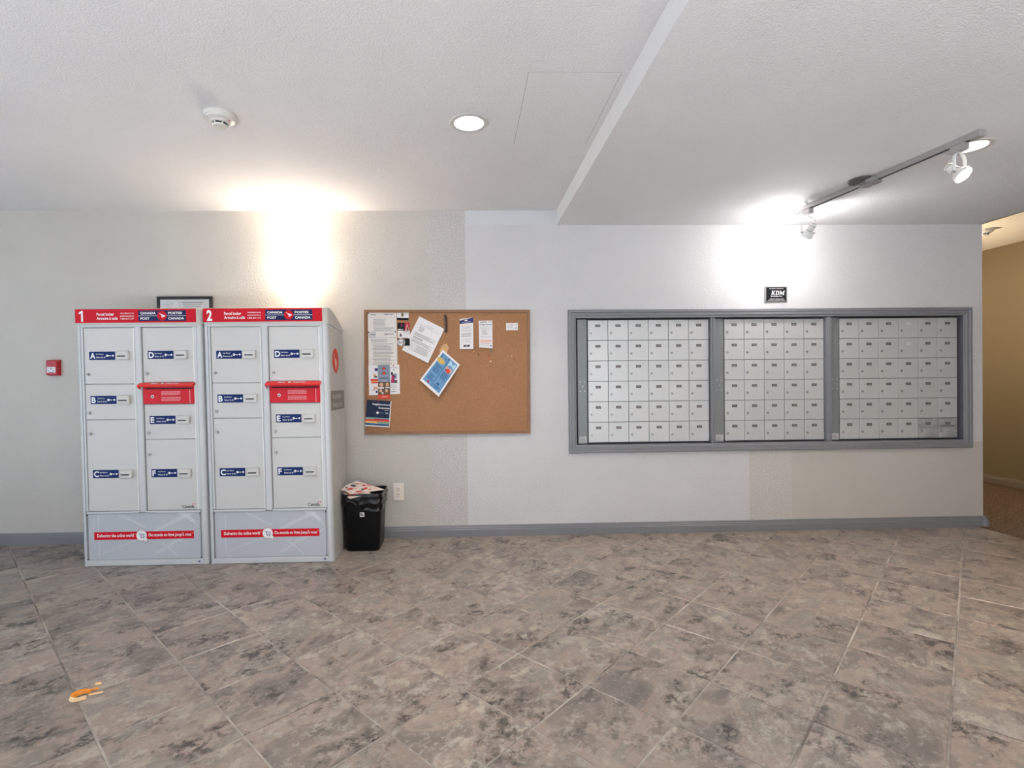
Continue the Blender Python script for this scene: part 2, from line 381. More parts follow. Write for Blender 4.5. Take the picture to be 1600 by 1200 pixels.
M = dict(
 wall=wall_mat(), ceil=ceil_mat(), tile=tile_mat(), grout=grout_mat(), carpet=carpet_mat(), cork=cork_mat(), alu=alu_mat(), smudge=smudge_mat(),
 bulkhead=mat('smooth_white_bulkhead', s2l(228, 227, 228), .7, var=.015, scale=3, bump=.15, bscale=120),
 hallwall=mat('tan_hall_wall', s2l(112, 97, 72), .6, var=.03, scale=3, bump=.6, bscale=70),
 hallceil=mat('hall_ceiling', s2l(240, 230, 212), .85, var=.02, scale=3, bump=.8, bscale=95),
 hallbase=mat('brown_grey_baseboard', s2l(112, 100, 86), .5, var=.03),
 greytrim=mat('grey_semi_gloss_trim', s2l(124, 124, 128), .38, var=.03, scale=6, bump=.05, bscale=60),
 reveal=mat('dark_grey_reveal', s2l(84, 84, 92), .5, var=.05),
 darkrecess=mat('dark_recess', s2l(52, 52, 55), .6, var=.1),
 pil=mat('grey_painted_pilaster', s2l(126, 129, 129), .4, metal=.2, var=.03),
 lockgrey=mat('pale_grey_powder_coat', s2l(202, 199, 196), .42, var=.015, scale=5, bump=.04, bscale=500),
 lockpost=mat('light_grey_rail', s2l(200, 201, 203), .38, var=.015, scale=5),
 lockside=mat('grey_beige_side_panel', s2l(192, 188, 182), .5, var=.03, scale=5),
 lockbase=mat('grey_graphic_panel', s2l(186, 189, 195), .45, var=.03, scale=4),
 streak=mat('pale_streak_print', s2l(200, 202, 207), .45, spec=.15, var=.02), streak2=mat('paler_streak_print', s2l(208, 210, 215), .45, spec=.15, var=.02),
 sidestreak=mat('pale_side_print', s2l(202, 198, 192), .5, spec=.15, var=.02), sidedark=mat('dark_side_print', s2l(134, 128, 120), .5, spec=.15, var=.03),
 red=mat('post_red', s2l(200, 16, 36), .45, spec=.2, var=.03, scale=5), redslot=mat('glossy_red_steel', s2l(206, 8, 34), .35, spec=.3, var=.03, scale=5, coat=.1), redhood=mat('bright_red_steel', s2l(226, 38, 34), .35, var=.03),
 redprint=mat('red_print', s2l(214, 20, 40), .45, spec=.15, var=.02), redlogo=mat('red_logo_print', s2l(212, 60, 44), .45, spec=.15, var=.02),
 navy=mat('navy_print', s2l(22, 42, 98), .4, spec=.15, var=.03), navysign=mat('dark_navy_print', s2l(36, 42, 84), .4, spec=.15, var=.03),
 white=mat('white_print', s2l(240, 240, 240), .5, spec=.15, var=.01), pinkprint=mat('pale_pink_print', s2l(236, 176, 180), .5, spec=.15, var=.02), paleprint=mat('pale_grey_print', s2l(176, 184, 200), .5, spec=.15, var=.02),
 black=mat('black_print', s2l(24, 24, 26), .5, spec=.15, var=.1), greyprint=mat('grey_print', s2l(150, 148, 150), .6, spec=.15, var=.05), dkprint=mat('dark_grey_print', s2l(78, 76, 80), .6, spec=.15, var=.05),
 lgprint=mat('light_grey_print', s2l(196, 193, 194), .6, spec=.15, var=.03),
 chrome=mat('dull_chrome', s2l(184, 181, 178), .34, metal=.8, var=.05), satin=mat('satin_nickel', s2l(188, 186, 184), .34, metal=.75, var=.05), keyhole=mat('dark_keyhole', s2l(30, 30, 32), .5, var=.1),
 brass=mat('worn_brass', s2l(170, 150, 110), .35, metal=.7, var=.08),
 slotbox=mat('off_white_plastic', s2l(205, 202, 197), .4, var=.015), plate=mat('number_plate_grey', s2l(98, 92, 90), .4, metal=.2, var=.08), platetxt=mat('number_plate_print', s2l(150, 146, 142), .5, spec=.15, var=.1), wornplate=mat('worn_number_plate', s2l(222, 221, 220), .4, var=.05),
 gapblack=mat('shadow_black', s2l(22, 22, 24), .8, var=.1),
 wood=mat('oak_frame', s2l(134, 92, 58), .45, var=.12, scale=9), bin=mat('black_plastic', s2l(12, 12, 13), .35, var=.1, spec=.2), bag=mat('black_bin_liner', s2l(10, 10, 11), .20, var=.1, bump=.3, bscale=40, spec=.35),
 paper=mat('white_paper', s2l(228, 224, 224), .7, var=.015), paper2=mat('off_white_paper', s2l(220, 214, 210), .7, var=.02), news=mat('newsprint', s2l(222, 208, 196), .7, spec=.15, var=.04),
 frameblack=mat('black_picture_frame', s2l(28, 26, 26), .3, var=.1), glass_paper=mat('certificate_paper', s2l(224, 226, 230), .3, var=.01),
 firered=mat('fire_alarm_red', s2l(176, 18, 30), .3, var=.04, coat=.2), plateivory=mat('ivory_outlet_plate', s2l(228, 218, 206), .35, var=.01),
 smoke=mat('white_detector_plastic', s2l(210, 205, 199), .4, var=.01), track=mat('grey_track_metal', s2l(172, 168, 168), .4, metal=.3, var=.04),
 canopy=mat('dark_canopy', s2l(70, 66, 66), .5, var=.1), trackdk=mat('mid_grey_track_box', s2l(140, 137, 137), .4, metal=.3, var=.04),
 whitemetal=mat('white_enamel', s2l(232, 230, 228), .35, var=.02), ringgrey=mat('downlight_trim_ring', s2l(196, 192, 190), .45, var=.01),
 orange=mat('orange_peel', s2l(240, 148, 40), .4, var=.15, scale=60), cream=mat('peel_pith', s2l(252, 214, 160), .5, var=.08, scale=60),
 bluepr=mat('blue_leaflet_print', s2l(104, 148, 184), .5, spec=.15, var=.03), bluedk=mat('dark_blue_leaflet_print', s2l(44, 78, 124), .5, spec=.15, var=.05), ochre=mat('ochre_print', s2l(206, 170, 96), .5, spec=.15, var=.05), lightblue=mat('light_blue_print', s2l(176, 208, 222), .5, spec=.15, var=.05),
 salmon=mat('salmon_print', s2l(214, 160, 150), .5, spec=.15, var=.1), steelblue=mat('steel_blue_print', s2l(132, 144, 162), .5, spec=.15, var=.03), redpr=mat('brick_red_print', s2l(214, 72, 56), .5, spec=.15, var=.05), navypr=mat('navy_booklet_print', s2l(30, 38, 66), .4, spec=.15, var=.05),
 teal=mat('teal_print', s2l(112, 156, 160), .5, spec=.15, var=.04), green=mat('green_print', s2l(110, 150, 110), .5, spec=.15, var=.04), sand=mat('sand_print', s2l(222, 182, 116), .5, spec=.15, var=.04), magenta=mat('magenta_print', s2l(176, 52, 100), .5, spec=.15, var=.05), brownpr=mat('brown_print', s2l(112, 82, 62), .5, spec=.15, var=.2, scale=60), skin=mat('tan_print', s2l(206, 166, 140), .5, spec=.15, var=.1, scale=60), crimson=mat('crimson_print', s2l(186, 48, 72), .5, spec=.15, var=.05), purple=mat('purple_navy_print', s2l(62, 58, 104), .5, spec=.15, var=.05), peach=mat('peach_print', s2l(238, 214, 200), .6, spec=.15, var=.03), gold=mat('gold_print', s2l(140, 116, 66), .5, spec=.15, var=.15),
 patch=mat('pale_cork_patch', s2l(206, 164, 116), .9, var=.1, scale=40), clipmetal=mat('dark_bronze_metal', s2l(52, 40, 34), .35, metal=.5, var=.1), clipmid=mat('bronze_metal', s2l(120, 92, 74), .4, metal=.4, var=.1),
 sconce=emit('glowing_frosted_glass', (1, .88, .72, 1), 44), lens=emit('glowing_downlight_lens', (1, .97, .93, 1), 6), lensw=emit('glowing_warm_lens', (1, .86, .66, 1), 7), bulb=emit('glowing_spot_bulb', (1, .97, .95, 1), 30),
)

# ------------------------------------------------------------------ room shell
XL, XR, YR = -4.3, 3.6377, -6.0          # left wall, end of the mailbox wall, rear wall
ZC, ZS, ZH = 2.2259, 2.1238, 2.305       # ceiling, soffit, hall ceiling
XB = .638                                # bulkhead face
XH = 5.17                                # far wall of the hall
OX0, OX1, OZ0, OZ1 = .7632, 3.4943, .6138, 1.4862   # opening in the wall for the mailboxes

b = MB()
for (x0, z0, x1, z1) in ((XL, 0, OX0, 2.45), (OX1, 0, XR, 2.45), (OX0, 0, OX1, OZ0), (OX0, OZ1, OX1, 2.45)):
    b.box(x0, 0, z0, x1, .16, z1, M['wall'])
b.box(OX0, .13, OZ0, OX1, .16, OZ1, M['darkrecess'])
struct(b.build('wall_back'))
b = MB()
for (y0, z0, y1, z1) in ((YR, 0, -4.2, 2.45), (-1.2, 0, 0, 2.45), (-4.2, 0, -1.2, .1), (-4.2, 2.15, -1.2, 2.45)): b.box(XL-.15, y0, z0, XL, y1, z1, M['wall'])
struct(b.build('wall_left'))
b = MB()
for (x0, z0, x1, z1) in ((XL, 0, -4.1, 2.45), (3.3, 0, XH, 2.45), (-4.1, 0, 3.3, .25), (-4.1, 2.15, 3.3, 2.45)): b.box(x0, YR-.15, z0, x1, YR, z1, M['wall'])  # rear opening added to admit the sunlight
struct(b.build('wall_rear'))
b = MB(); b.box(XH, YR, 0, XH+.15, 3.6, 2.45, M['hallwall']); struct(b.build('wall_right'))
b = MB(); b.box(XR-.16, .16, 0, XR, 3.6, 2.45, M['hallwall']); struct(b.build('wall_hall_left'))
b = MB(); b.box(XR, 3.6, 0, XH, 3.75, 2.45, M['hallwall']); struct(b.build('wall_hall_end'))

def holed(b, x0, y0, x1, y1, z, holes, m):
    # flat ceiling facing down with round holes (cx, cy, r)
    xs = sorted({x0, x1}.union(*[{c[0]-.15, c[0]+.15} for c in holes])); ys = sorted({y0, y1}.union(*[{c[1]-.15, c[1]+.15} for c in holes]))
    for i in range(len(xs)-1):
        for j in range(len(ys)-1):
            a0, a1, c0, c1 = xs[i], xs[i+1], ys[j], ys[j+1]
            h = [c for c in holes if abs((a0+a1)/2-c[0]) < .01 and abs((c0+c1)/2-c[1]) < .01]
            if not h:
                b.face([(a0, c0, z), (a0, c1, z), (a1, c1, z), (a1, c0, z)], m); continue
            cx, cy, r = h[0]; n = 32
            inn = [(cx+r*math.cos(2*PI*(k+.5)/n), cy+r*math.sin(2*PI*(k+.5)/n), z) for k in range(n)]
            out = []
            for k in range(n):
                a = 2*PI*(k+.5)/n; q = .15/max(abs(math.cos(a)), abs(math.sin(a)))
                out.append((cx+q*math.cos(a), cy+q*math.sin(a), z))
            cr = [(a1, c1), (a0, c1), (a0, c0), (a1, c0)]
            fs = []; vs = inn+out+[(p[0], p[1], z) for p in cr]
            for k in range(n):
                k2 = (k+1) % n
                fs.append((k, k2, n+k2, n+k))
                if (k+1) % 8 == 4: fs.append((n+k, n+k2, 2*n+(k+1)//8))
            b.add(vs, fs, m)
DL1 = (.030, -1.204); DL2 = (2.345, -1.205)
b = MB()
holed(b, XL-.15, YR-.15, XB, 0, ZC, [DL1+(.066,)], M['ceil'])
holed(b, XB, YR-.15, XR, 0, ZS, [DL2+(.066,)], M['ceil'])
ceiling = struct(b.build('ceiling'))
b = MB(); b.box(XL-.15, YR-.15, ZC+.13, XR, 0, ZC+.2, M['ceil']); struct(b.build('ceiling_deck'))
b = MB()
b.face([(XB, YR, ZS), (XB, YR, ZC+.01), (XB, 0, ZC+.01), (XB, 0, ZS)], M['bulkhead'])
b.build('bulkhead_face', ceiling)
# drywall access panel cut into the ceiling: a thin board proud by a millimetre
b = MB(); b.box(.2535, -1.59, ZC-.0012, .606, -1.0, ZC+.01, M['ceil'], .0006)
b.box(.2515, -1.592, ZC-.0003, .608, -1.0, ZC+.001, M['greyprint'])
b.build('access_panel', ceiling)
b = MB(); b.box(XR, YR, ZH, XH, 3.6, ZH+.14, M['hallceil']); b.box(XR-.02, YR, ZS, XR, 0, ZC+.2, M['hallceil']); struct(b.build('ceiling_hall'))

# floor: grout bed, then one mesh per tile
FX = 3.602
b = MB(); b.box(XL, YR, -.06, FX, 0, -.0022, M['grout']); b.box(XL, 0, -.06, FX, .1, -.0022, M['grout'])
floor = struct(b.build('floor'))
b = MB(); b.box(FX, YR, -.06, XH, 3.6, .004, M['carpet']); struct(b.build('floor_hall'))
TA, TX, TY, TP = .781781, .195039, -1.542959, .308
da = Vector((math.cos(TA), math.sin(TA))); db = Vector((math.sin(TA), -math.cos(TA)))
HT = .1511
def tile_top(bm, poly, m):
    n = len(poly); c = sum((Vector(p) for p in poly), Vector((0, 0)))/n
    inn = [Vector(p)+(c-Vector(p)).normalized()*.0035 for p in poly]
    v = [(p[0], p[1], -.006) for p in poly]+[(p[0], p[1], -.0019) for p in poly]+[(p[0], p[1], 0) for p in inn]
    fs = [(i, (i+1) % n, n+(i+1) % n, n+i) for i in range(n)]+[(n+i, n+(i+1) % n, 2*n+(i+1) % n, 2*n+i) for i in range(n)]+[tuple(range(2*n, 3*n))]
    bm.add(v, fs, m)
def clip(poly, ax, lim, keep_less):
    out = []
    for i in range(len(poly)):
        p, q = poly[i], poly[(i+1) % len(poly)]
        ip = (p[ax] <= lim) == keep_less; iq = (q[ax] <= lim) == keep_less
        if ip: out.append(p)
        if ip != iq:
            t = (lim-p[ax])/(q[ax]-p[ax]); out.append((p[0]+(q[0]-p[0])*t, p[1]+(q[1]-p[1])*t))
    return out
sq = [tuple(-da*HT+db*HT), tuple(da*HT+db*HT), tuple(da*HT-db*HT), tuple(-da*HT-db*HT)]
ar = sum(sq[i][0]*sq[(i+1) % 4][1]-sq[(i+1) % 4][0]*sq[i][1] for i in range(4))
if ar < 0: sq.reverse()
b = MB(); tile_top(b, sq, M['tile'])
proto = None; far = MB()
for a in range(-26, 26):
    for c in range(-26, 26):
        w = Vector((TX, TY))+da*(TP*(a+.5))+db*(TP*(c+.5))
        if not (XL-.2 < w.x < FX+.2 and YR-.2 < w.y < .2): continue
        poly = [(p[0]+w.x, p[1]+w.y) for p in sq]
        full = all(XL <= p[0] <= FX and YR <= p[1] <= -.004 for p in poly)
        if not full:
            for ax, lim, kl in ((0, XL, False), (0, FX, True), (1, YR, False), (1, -.004, True)):
                if poly: poly = clip(poly, ax, lim, kl)
            if len(poly) < 3: continue
            A = abs(sum(poly[i][0]*poly[(i+1) % len(poly)][1]-poly[(i+1) % len(poly)][0]*poly[i][1] for i in range(len(poly))))/2
            if A < .0004: continue
        dep = w.y+3.55
        seen = dep > 1.05 and -dep*.955-.3 < w.x < dep*1.08+.3
        if not seen:
            tile_top(far, poly, M['tile']); continue
        if full:
            if proto is None: proto = b.build('tile', floor, (w.x, w.y, 0)); t = proto
            else:
                t = proto.copy(); COL.objects.link(t); t.location = (w.x, w.y, 0)
            t.rotation_euler = (0, 0, 0)
        else:
            q = MB(); tile_top(q, [(p[0]-w.x, p[1]-w.y) for p in poly], M['tile']); q.build('tile', floor, (w.x, w.y, 0))
o = far.build('distant_tiles', floor); o['kind'] = 'stuff'

# baseboards
BP = [(0, .076), (-.006, .076), (-.009, .071), (-.009, .064), (-.012, .060), (-.012, .051), (-.0155, .047), (-.0155, .0), (0, .0)]
b = MB(); b.prism(BP, 0, XL, XR+.0005, M['greytrim'])
# mitred return round the end of the wall
q = [(XR-.012, -.0155), (XR, -.028), (XR+.0165, -.028), (XR+.0165, .16), (XR, .16), (XR, 0), (XR-.012, 0)]
b.prism(q, 2, 0, .047, M['greytrim']); q2 = [(x if x <= XR else x-.004, y if y > -.02 else y+.004) for x, y in q]; b.prism(q2, 2, .047, .060, M['greytrim'])
q3 = [(x if x <= XR else x-.0075, y if y > -.02 else y+.0075) for x, y in q]; b.prism(q3, 2, .060, .072, M['greytrim'])
struct(b.build('baseboard_back'))
b = MB(); b.prism([(XH, .078), (XH-.008, .078), (XH-.010, .068), (XH-.015, .05), (XH-.015, .004), (XH, .004)], 1, YR, 3.6, M['hallbase']); struct(b.build('baseboard_right'))
b = MB(); b.prism([(XL, .076), (XL+.008, .076), (XL+.0155, .047), (XL+.0155, 0), (XL, 0)], 1, YR, 0, M['greytrim']); struct(b.build('baseboard_left'))

# grey moulding round the mailbox recess
TXO0, TXO1, TZO0, TZO1 = .7090, 3.5485, .5595, 1.5405
TPROF = [(0, 0), (0, -.019), (.004, -.022), (.016, -.022), (.019, -.016), (.027, -.017), (.034, -.017), (.037, -.0105), (.0475, -.0085), (.0495, -.006), (.0495, .06)]
TPROF = [(d*1.121, y) for d, y in TPROF]
def moulding(name, p, q, inw, c0, c1):
    # p,q outer corners (x,z); inw: inward direction; c0,c1: direction of the mitre at each end
    b = MB(); vs = []
    for d, y in TPROF:
        for pt, c in ((p, c0), (q, c1)):
            vs.append((pt[0]+c[0]*d, y, pt[1]+c[1]*d))
    fs = [(2*i, 2*i+2, 2*i+3, 2*i+1) for i in range(len(TPROF)-1)]
    b.add(vs, fs[:-1], M['greytrim']); b.add(vs, fs[-1:], M['reveal']); return struct(b.build(name))
moulding('trim_1', (TXO0, TZO1), (TXO1, TZO1), None, (1, -1), (-1, -1))
moulding('trim_2', (TXO1, TZO0), (TXO0, TZO0), None, (-1, 1), (1, 1))
moulding('trim_3', (TXO0, TZO0), (TXO0, TZO1), None, (1, 1), (1, -1))
moulding('trim_4', (TXO1, TZO1), (TXO1, TZO0), None, (-1, -1), (-1, 1))
for i, (x0, x1) in enumerate(((1.7045, 1.7365), (2.5225, 2.5590))):
    b = MB(); b.box(x0, .002, OZ0+.0005, x1, .1, OZ1-.0005, M['greytrim'], .002); b.box(x0+.012, -.003, OZ0+.0005, x1-.012, .01, OZ1-.0005, M['greytrim'], .002)
    struct(b.build('trim_%d' % (5+i)))

# ------------------------------------------------------------------ mailbox banks
PT = .1417; MY = .026; MZ = 1.4752
def door_mesh():
    b = MB(); h = PT/2-.0014
    b.box(-h, 0, -h, h, .012, h, M['alu'], .0012)
    return b
def lock_mesh():
    b = MB(); b.cyl((0, .001, 0), (0, -1, 0), .0088, .006, M['chrome'], 16, .0080, .0012)
    b.box(-.0011, -.0056, -.0045, .0011, -.004, .0045, M['keyhole']); return b
def plate_mesh():
    b = MB(); b.box(-.018, -.0016, -.009, .018, .001, .009, M['plate'], .0006)
    for k in (-.0075, 0, .0075): b.box(k-.0022, -.0019, -.0032, k+.0022, -.0014, .0032, M['platetxt'])
    return b
D0 = door_mesh(); L0 = lock_mesh(); P0 = plate_mesh(); MESH = {}
def inst(key, builder, parent, loc, name):
    if key not in MESH:
        o = builder.build(name, parent, loc); MESH[key] = o; return o
    o = MESH[key].copy(); COL.objects.link(o); o.parent = parent; o.location = loc; return o
def bank(x0, xd, ncol, label, special=None):
    t = empty('mailbox_bank', (x0, MY, OZ0+.004)); ox, oz = x0, OZ0+.004
    tag(t, label, 'mailbox', 'banks of apartment mailboxes in the wall')
    zt = MZ-oz; zb = zt-6*PT; xw = xd-ox
    b = MB(); b.box(0, .014, .0, xw+ncol*PT+.002, .09, zt+.006, M['darkrecess']); b.build('cabinet', t)
    b = MB(); b.box(.0015, -.004, .0, xw-.0075, .014, zt+.005, M['pil'], .0012); pl = b.build('pilaster', t)
    cx = (xw-.006)/2; cz = zt-.46
    b = MB(); b.cyl((cx, -.004, cz), (0, -1, 0), .0075, .005, M['chrome'], 16, .0068, .001); b.box(cx-.001, -.0095, cz-.003, cx+.001, -.0075, cz+.003, M['keyhole']); b.build('master_lock', pl)
    for sx in (-1, 1):
        for sz in (-1, 1):
            b = MB(); b.cyl((cx+sx*.015, -.0038, cz+sz*.033), (0, -1, 0), .0038, .0018, M['whitemetal'], 10, .003); b.build('rivet', pl)
    b = MB(); b.rect(cx-.025, .01, cx+.025, .05, -.0046, M['lgprint'])
    for k in range(5): b.rect(cx-.021+random.random()*.006, .014+k*.0068, cx+.021-random.random()*.012, .017+k*.0068, -.0049, M['dkprint'] if k == 2 else M['greyprint'])
    b.build('rating_label', pl)
    for r in range(6):
        for c in range(ncol):
            lx = xw+(c+.5)*PT; lz = zt-(r+.5)*PT
            sp = (special or {}).get((r, c))
            if sp == 'outgoing':
                q = MB(); h = PT/2-.0014; q.box(-h, 0, -h, h, .012, h, M['smudge'], .0012)
                q.box(-.046, -.0006, .0125, .046, .001, .0165, M['gapblack'])
                d = q.build('door', t, (lx, 0, lz)); d['label'] = 'smudged door with a dark outgoing mail slit'
            else: d = inst('d', D0, t, (lx, 0, lz), 'door')
            if sp == 'smudge':
                q = MB(); h = PT/2-.0014; q.box(-h, 0, -h, h, .012, h, M['smudge'], .0012); bpy.data.objects.remove(d)
                d = q.build('door', t, (lx, 0, lz)); d['label'] = 'smudged grey door'
            inst('l', L0, d, (-PT/2+.0225, 0, PT/2-.090), 'lock')
            if sp == 'worn':
                q = MB(); q.box(-.018, -.0016, -.009, .018, .001, .009, M['wornplate'], .0006)
                for k in range(4): q.box(-.014+k*.008, -.0019, -.002+.002*(k % 2), -.011+k*.008, -.0014, .003, M['greyprint'])
                q.build('number_plate', d, (.0, 0, PT/2-.0395))['label'] = 'worn whitish number plate'
            else: inst('p', P0, d, (.0, 0, PT/2-.0395), 'number_plate')
    return t
bank(.777, .852, 6, 'left bank of aluminium mailboxes, six columns, nearest the cork board')
bank(1.7385, 1.811, 5, 'middle bank of aluminium mailboxes, the narrow one with five columns')
bank(2.561, 2.631, 6, 'right bank of aluminium mailboxes with a smudged bottom corner door', {(0, 3): 'worn', (1, 3): 'worn', (5, 5): 'outgoing', (5, 4): 'smudge'})

# ------------------------------------------------------------------ parcel lockers
SH = .0155
LY = -.460
def wing(b, cx, cz, r, fn=None, m=None):
    fn = fn or (lambda x, z: (x, z)); m = m or M['white']
    def pl(pts, y): b.face([(lambda q: (q[0], y, q[1]))(fn(cx+x*r, cz+z*r)) for x, z in pts], m)
    return pl
WING = [[(-.62, .52), (-.50, .50), (-.1, .30), (.45, .12), (.72, .0), (.60, -.10), (.30, -.06), (-.05, .08)],
        [(.60, -.10), (.72, 0.0), (.50, -.22), (.25, -.34), (-.05, -.40), (.0, -.27), (.2, -.22), (.42, -.12)],
        [(-.10, .06), (.30, -.06), (.26, -.13), (-.12, -.02)], [(-.14, -.08), (.2, -.18), (.14, -.25), (-.14, -.16)]]
def locker(num, x0, label):
    t = empty('parcel_locker', (x0, LY, 0)); tag(t, label, 'locker', 'grey parcel lockers side by side')
    def bd(b, name, parent=t):
        b.shear(SH); return b.build(name, parent)
    WD = .722; DP = .372
    # shell
    R = .020
    arcl = [(R-R*math.cos(a), R-R*math.sin(a)) for a in [i*PI/12 for i in range(7)]]
    arcr = [(WD-x, y) for x, y in reversed(arcl)]
    out = [(0, DP)]+arcl+[(.024, 0), (.0245, .018), (WD-.0285, .018), (WD-.028, 0)]+arcr+[(WD, DP)]
    b = MB(); b.prism(out, 2, .0, 1.412, M['lockpost'], True); bd(b, 'shell')
    sh = None
    b = MB(); b.box(WD, .03, .004, WD+.002, DP-.004, 1.395, M['lockside'], .0008); side = bd(b, 'side_panel')
    if num == 2:
        b = MB(); X = WD+.0032
        cy, cz, r = .165, 1.198, .077
        b.face([(X, cy+r*math.cos(2*PI*i/32), cz+r*math.sin(2*PI*i/32)) for i in range(32)], M['redlogo'])
        for w in WING: b.face([(X+.0006, cy-w_[1]*r*1.0, cz+w_[0]*r*-1.0) for w_ in w], M['peach'])
        bd(b, 'emblem_sticker', side)
        b = MB(); b.face([(X, .034, .893), (X, DP-.008, .893), (X, DP-.008, 1.012), (X, .034, 1.012)], M['sidedark'])
        fn = lambda u, v: (X+.0006, u, v)
        b.text('Parcel locker', .075, .962, .29, .994, 0, M['sidestreak'], .01, 0, fn); b.text('Armoire à colis', .075, .908, .31, .945, 0, M['sidestreak'], .01, 0, fn)
        bd(b, 'name_sticker', side)
        b = MB()
        for pts in ([(.05, .72), (.34, .42), (.34, .39), (.05, .70)], [(.05, .20), (.33, .80), (.345, .80), (.07, .20)], [(.20, .03), (.23, .03), (.21, .85), (.18, .85)]):
            b.face([(X, y, z) for y, z in pts], M['sidestreak'])
        bd(b, 'streak_print', side)
    # rails, posts
    b = MB(); b.box(.0255, .001, .322, .0385, .02, 1.398, M['lockpost'], .002); bd(b, 'side_rail')
    b = MB(); b.box(.6745, .001, .322, .6925, .02, 1.398, M['lockpost'], .002); bd(b, 'side_rail')
    b = MB(); b.box(.336, -.003, .312, .3725, .02, 1.402, M['lockpost'], .004); bd(b, 'centre_post')
    b = MB(); b.box(.0255, -.001, 1.398, .693, .02, 1.4115, M['lockpost'], .002); bd(b, 'top_rail')
    b = MB(); b.box(.0255, -.003, .308, .335, .02, .3195, M['lockpost'], .002); b.box(.3735, -.003, .308, .693, .02, .3195, M['lockpost'], .002); bd(b, 'bottom_rail')
    b = MB(); b.box(.022, -.001, .001, .698, .02, .034, M['lockpost'], .002); pn = bd(b, 'plinth')
    b = MB(); b.rect(.655, .012, .683, .026, -.0016, M['paleprint']); b.rect(.668, .014, .676, .024, -.0019, M['dkprint']); bd(b, 'asset_label', pn)
    for x in (.3325, .6745):
        b = MB(); b.cyl((x-.003, .004, .322), (0, 0, 1), .0042, 1.074, M['whitemetal'], 10); bd(b, 'hinge')
    # base panel with printed strip
    b = MB(); b.box(.031, .006, .036, .678, .02, .306, M['lockbase'], .001); bp = bd(b, 'base_panel')
    b = MB()
    for pts, m in (([(.04, .046), (.30, .140), (.60, .275), (.66, .304), (.60, .304), (.30, .150)], 'streak'), ([(.55, .304), (.64, .25), (.66, .252), (.60, .304)], 'streak2'), ([(.09, .06), (.094, .06), (.094, .30), (.09, .30)], 'streak2'), ([(.06, .10), (.064, .10), (.07, .30), (.066, .30)], 'streak'), ([(.40, .06), (.52, .14), (.67, .20), (.67, .19), (.53, .125), (.42, .06)], 'streak'), ([(.20, .30), (.36, .22), (.366, .225), (.22, .304)], 'streak'), ([(.45, .13), (.54, .05), (.55, .05), (.462, .135)], 'streak'), ([(.62, .26), (.67, .22), (.67, .226), (.626, .264)], 'streak2')):
        b.poly(pts, .0056-.00008*len(b.f), M[m])
    bd(b, 'streak_print', bp)
    b = MB(); b.rect(.065, .153, .641, .199, .0050, M['redprint'])
    b.text('Delivering the online world', .083, .163, .293, .187, .0044, M['white'], .018); b.text('Du monde en ligne jusqu\'à vous', .380, .163, .626, .188, .0044, M['white'], .018)
    for x in (.297, .630): b.text('™', x-.001, .183, x+.006, .187, .0044, M['white'])
    cx, cz = .3385, .176
    b.disc(cx, cz, .0325, .0038, M['redprint']); b.disc(cx, cz, .0305, .0034, M['white'])
    K = .0031
    def seg(p, q, w, m, y=K):
        d = Vector((q[0]-p[0], q[1]-p[1])).normalized(); n = Vector((-d.y, d.x))*w/2
        b.poly([(p[0]+n.x, p[1]+n.y), (p[0]-n.x, p[1]-n.y), (q[0]-n.x, q[1]-n.y), (q[0]+n.x, q[1]+n.y)][::-1], y, m)
    seg((cx-.019, cz+.013), (cx-.011, cz+.011), .0025, M['purple']); seg((cx-.011, cz+.011), (cx-.005, cz-.009), .0025, M['purple']); seg((cx-.005, cz-.009), (cx+.013, cz-.009), .0025, M['purple'])
    for i in range(3): seg((cx-.010+i*.0012, cz+.009-i*.005), (cx+.018-i*.002, cz+.009-i*.005), .0018, M['purple'])
    seg((cx+.018, cz+.009), (cx+.013, cz-.003), .0018, M['purple'])
    for x in (-.003, .010): b.disc(cx+x, cz-.0145, .003, K, M['purple'], 12)
    ar = [(cx+.014, cz-.004), (cx+.014, cz-.036), (cx+.0215, cz-.028), (cx+.027, cz-.040), (cx+.034, cz-.037), (cx+.028, cz-.0255), (cx+.038, cz-.024)]
    b.poly([(x+(x-cx-.022)*.16, z+(z-cz+.022)*.16) for x, z in ar], .0029, M['dkprint']); b.poly(ar, .0026, M['white'])
    bd(b, 'slogan_sticker', bp)
    # doors
    def door(L, dx, z0, z1, sz, lz, mark=False):
        d0, d1 = .0405+dx, .3295+dx
        b = MB(); b.box(d0, .006, z0+.0022, d1, .019, z1-.0022, M['lockgrey'], .0015); d = bd(b, 'door')
        x = .0685+dx
        b = MB(); b.rect(x, sz, x+.149, sz+.0485, .0054, M['navy'])
        bx = glyphs(L, .03)[2]; wl = min(.0295, .034*(bx[2]-bx[0])/(bx[3]-bx[1]))
        b.text(L, x+.006, sz+.007, x+.006+wl, sz+.041, .0048, M['white'], .03)
        b.text('Key Return', x+.040, sz+.028, x+.083, sz+.037, .0048, M['white'], .01); b.text('Retour de clé', x+.040, sz+.011, x+.093, sz+.020, .0048, M['white'], .01)
        b.disc(x+.103, sz+.024, .0072, .0048, M['white'], 16); b.rect(x+.108, sz+.0225, x+.126, sz+.0258, .0048, M['white']); b.disc(x+.1005, sz+.024, .0028, .0044, M['navy'], 10); b.rect(x+.119, sz+.019, x+.122, sz+.022, .0048, M['white'])
        b.poly([(x+.131, sz+.021), (x+.1345, sz+.021), (x+.1345, sz+.0170), (x+.1445, sz+.0242), (x+.1345, sz+.0315), (x+.1345, sz+.0275), (x+.131, sz+.0275)], .0048, M['white'])
        bd(b, 'key_return_sticker', d)
        b = MB(); bx0 = .2305+dx
        b.box(bx0, -.012, sz-.0005, bx0+.0715, .007, sz+.0495, M['slotbox'], .0035)
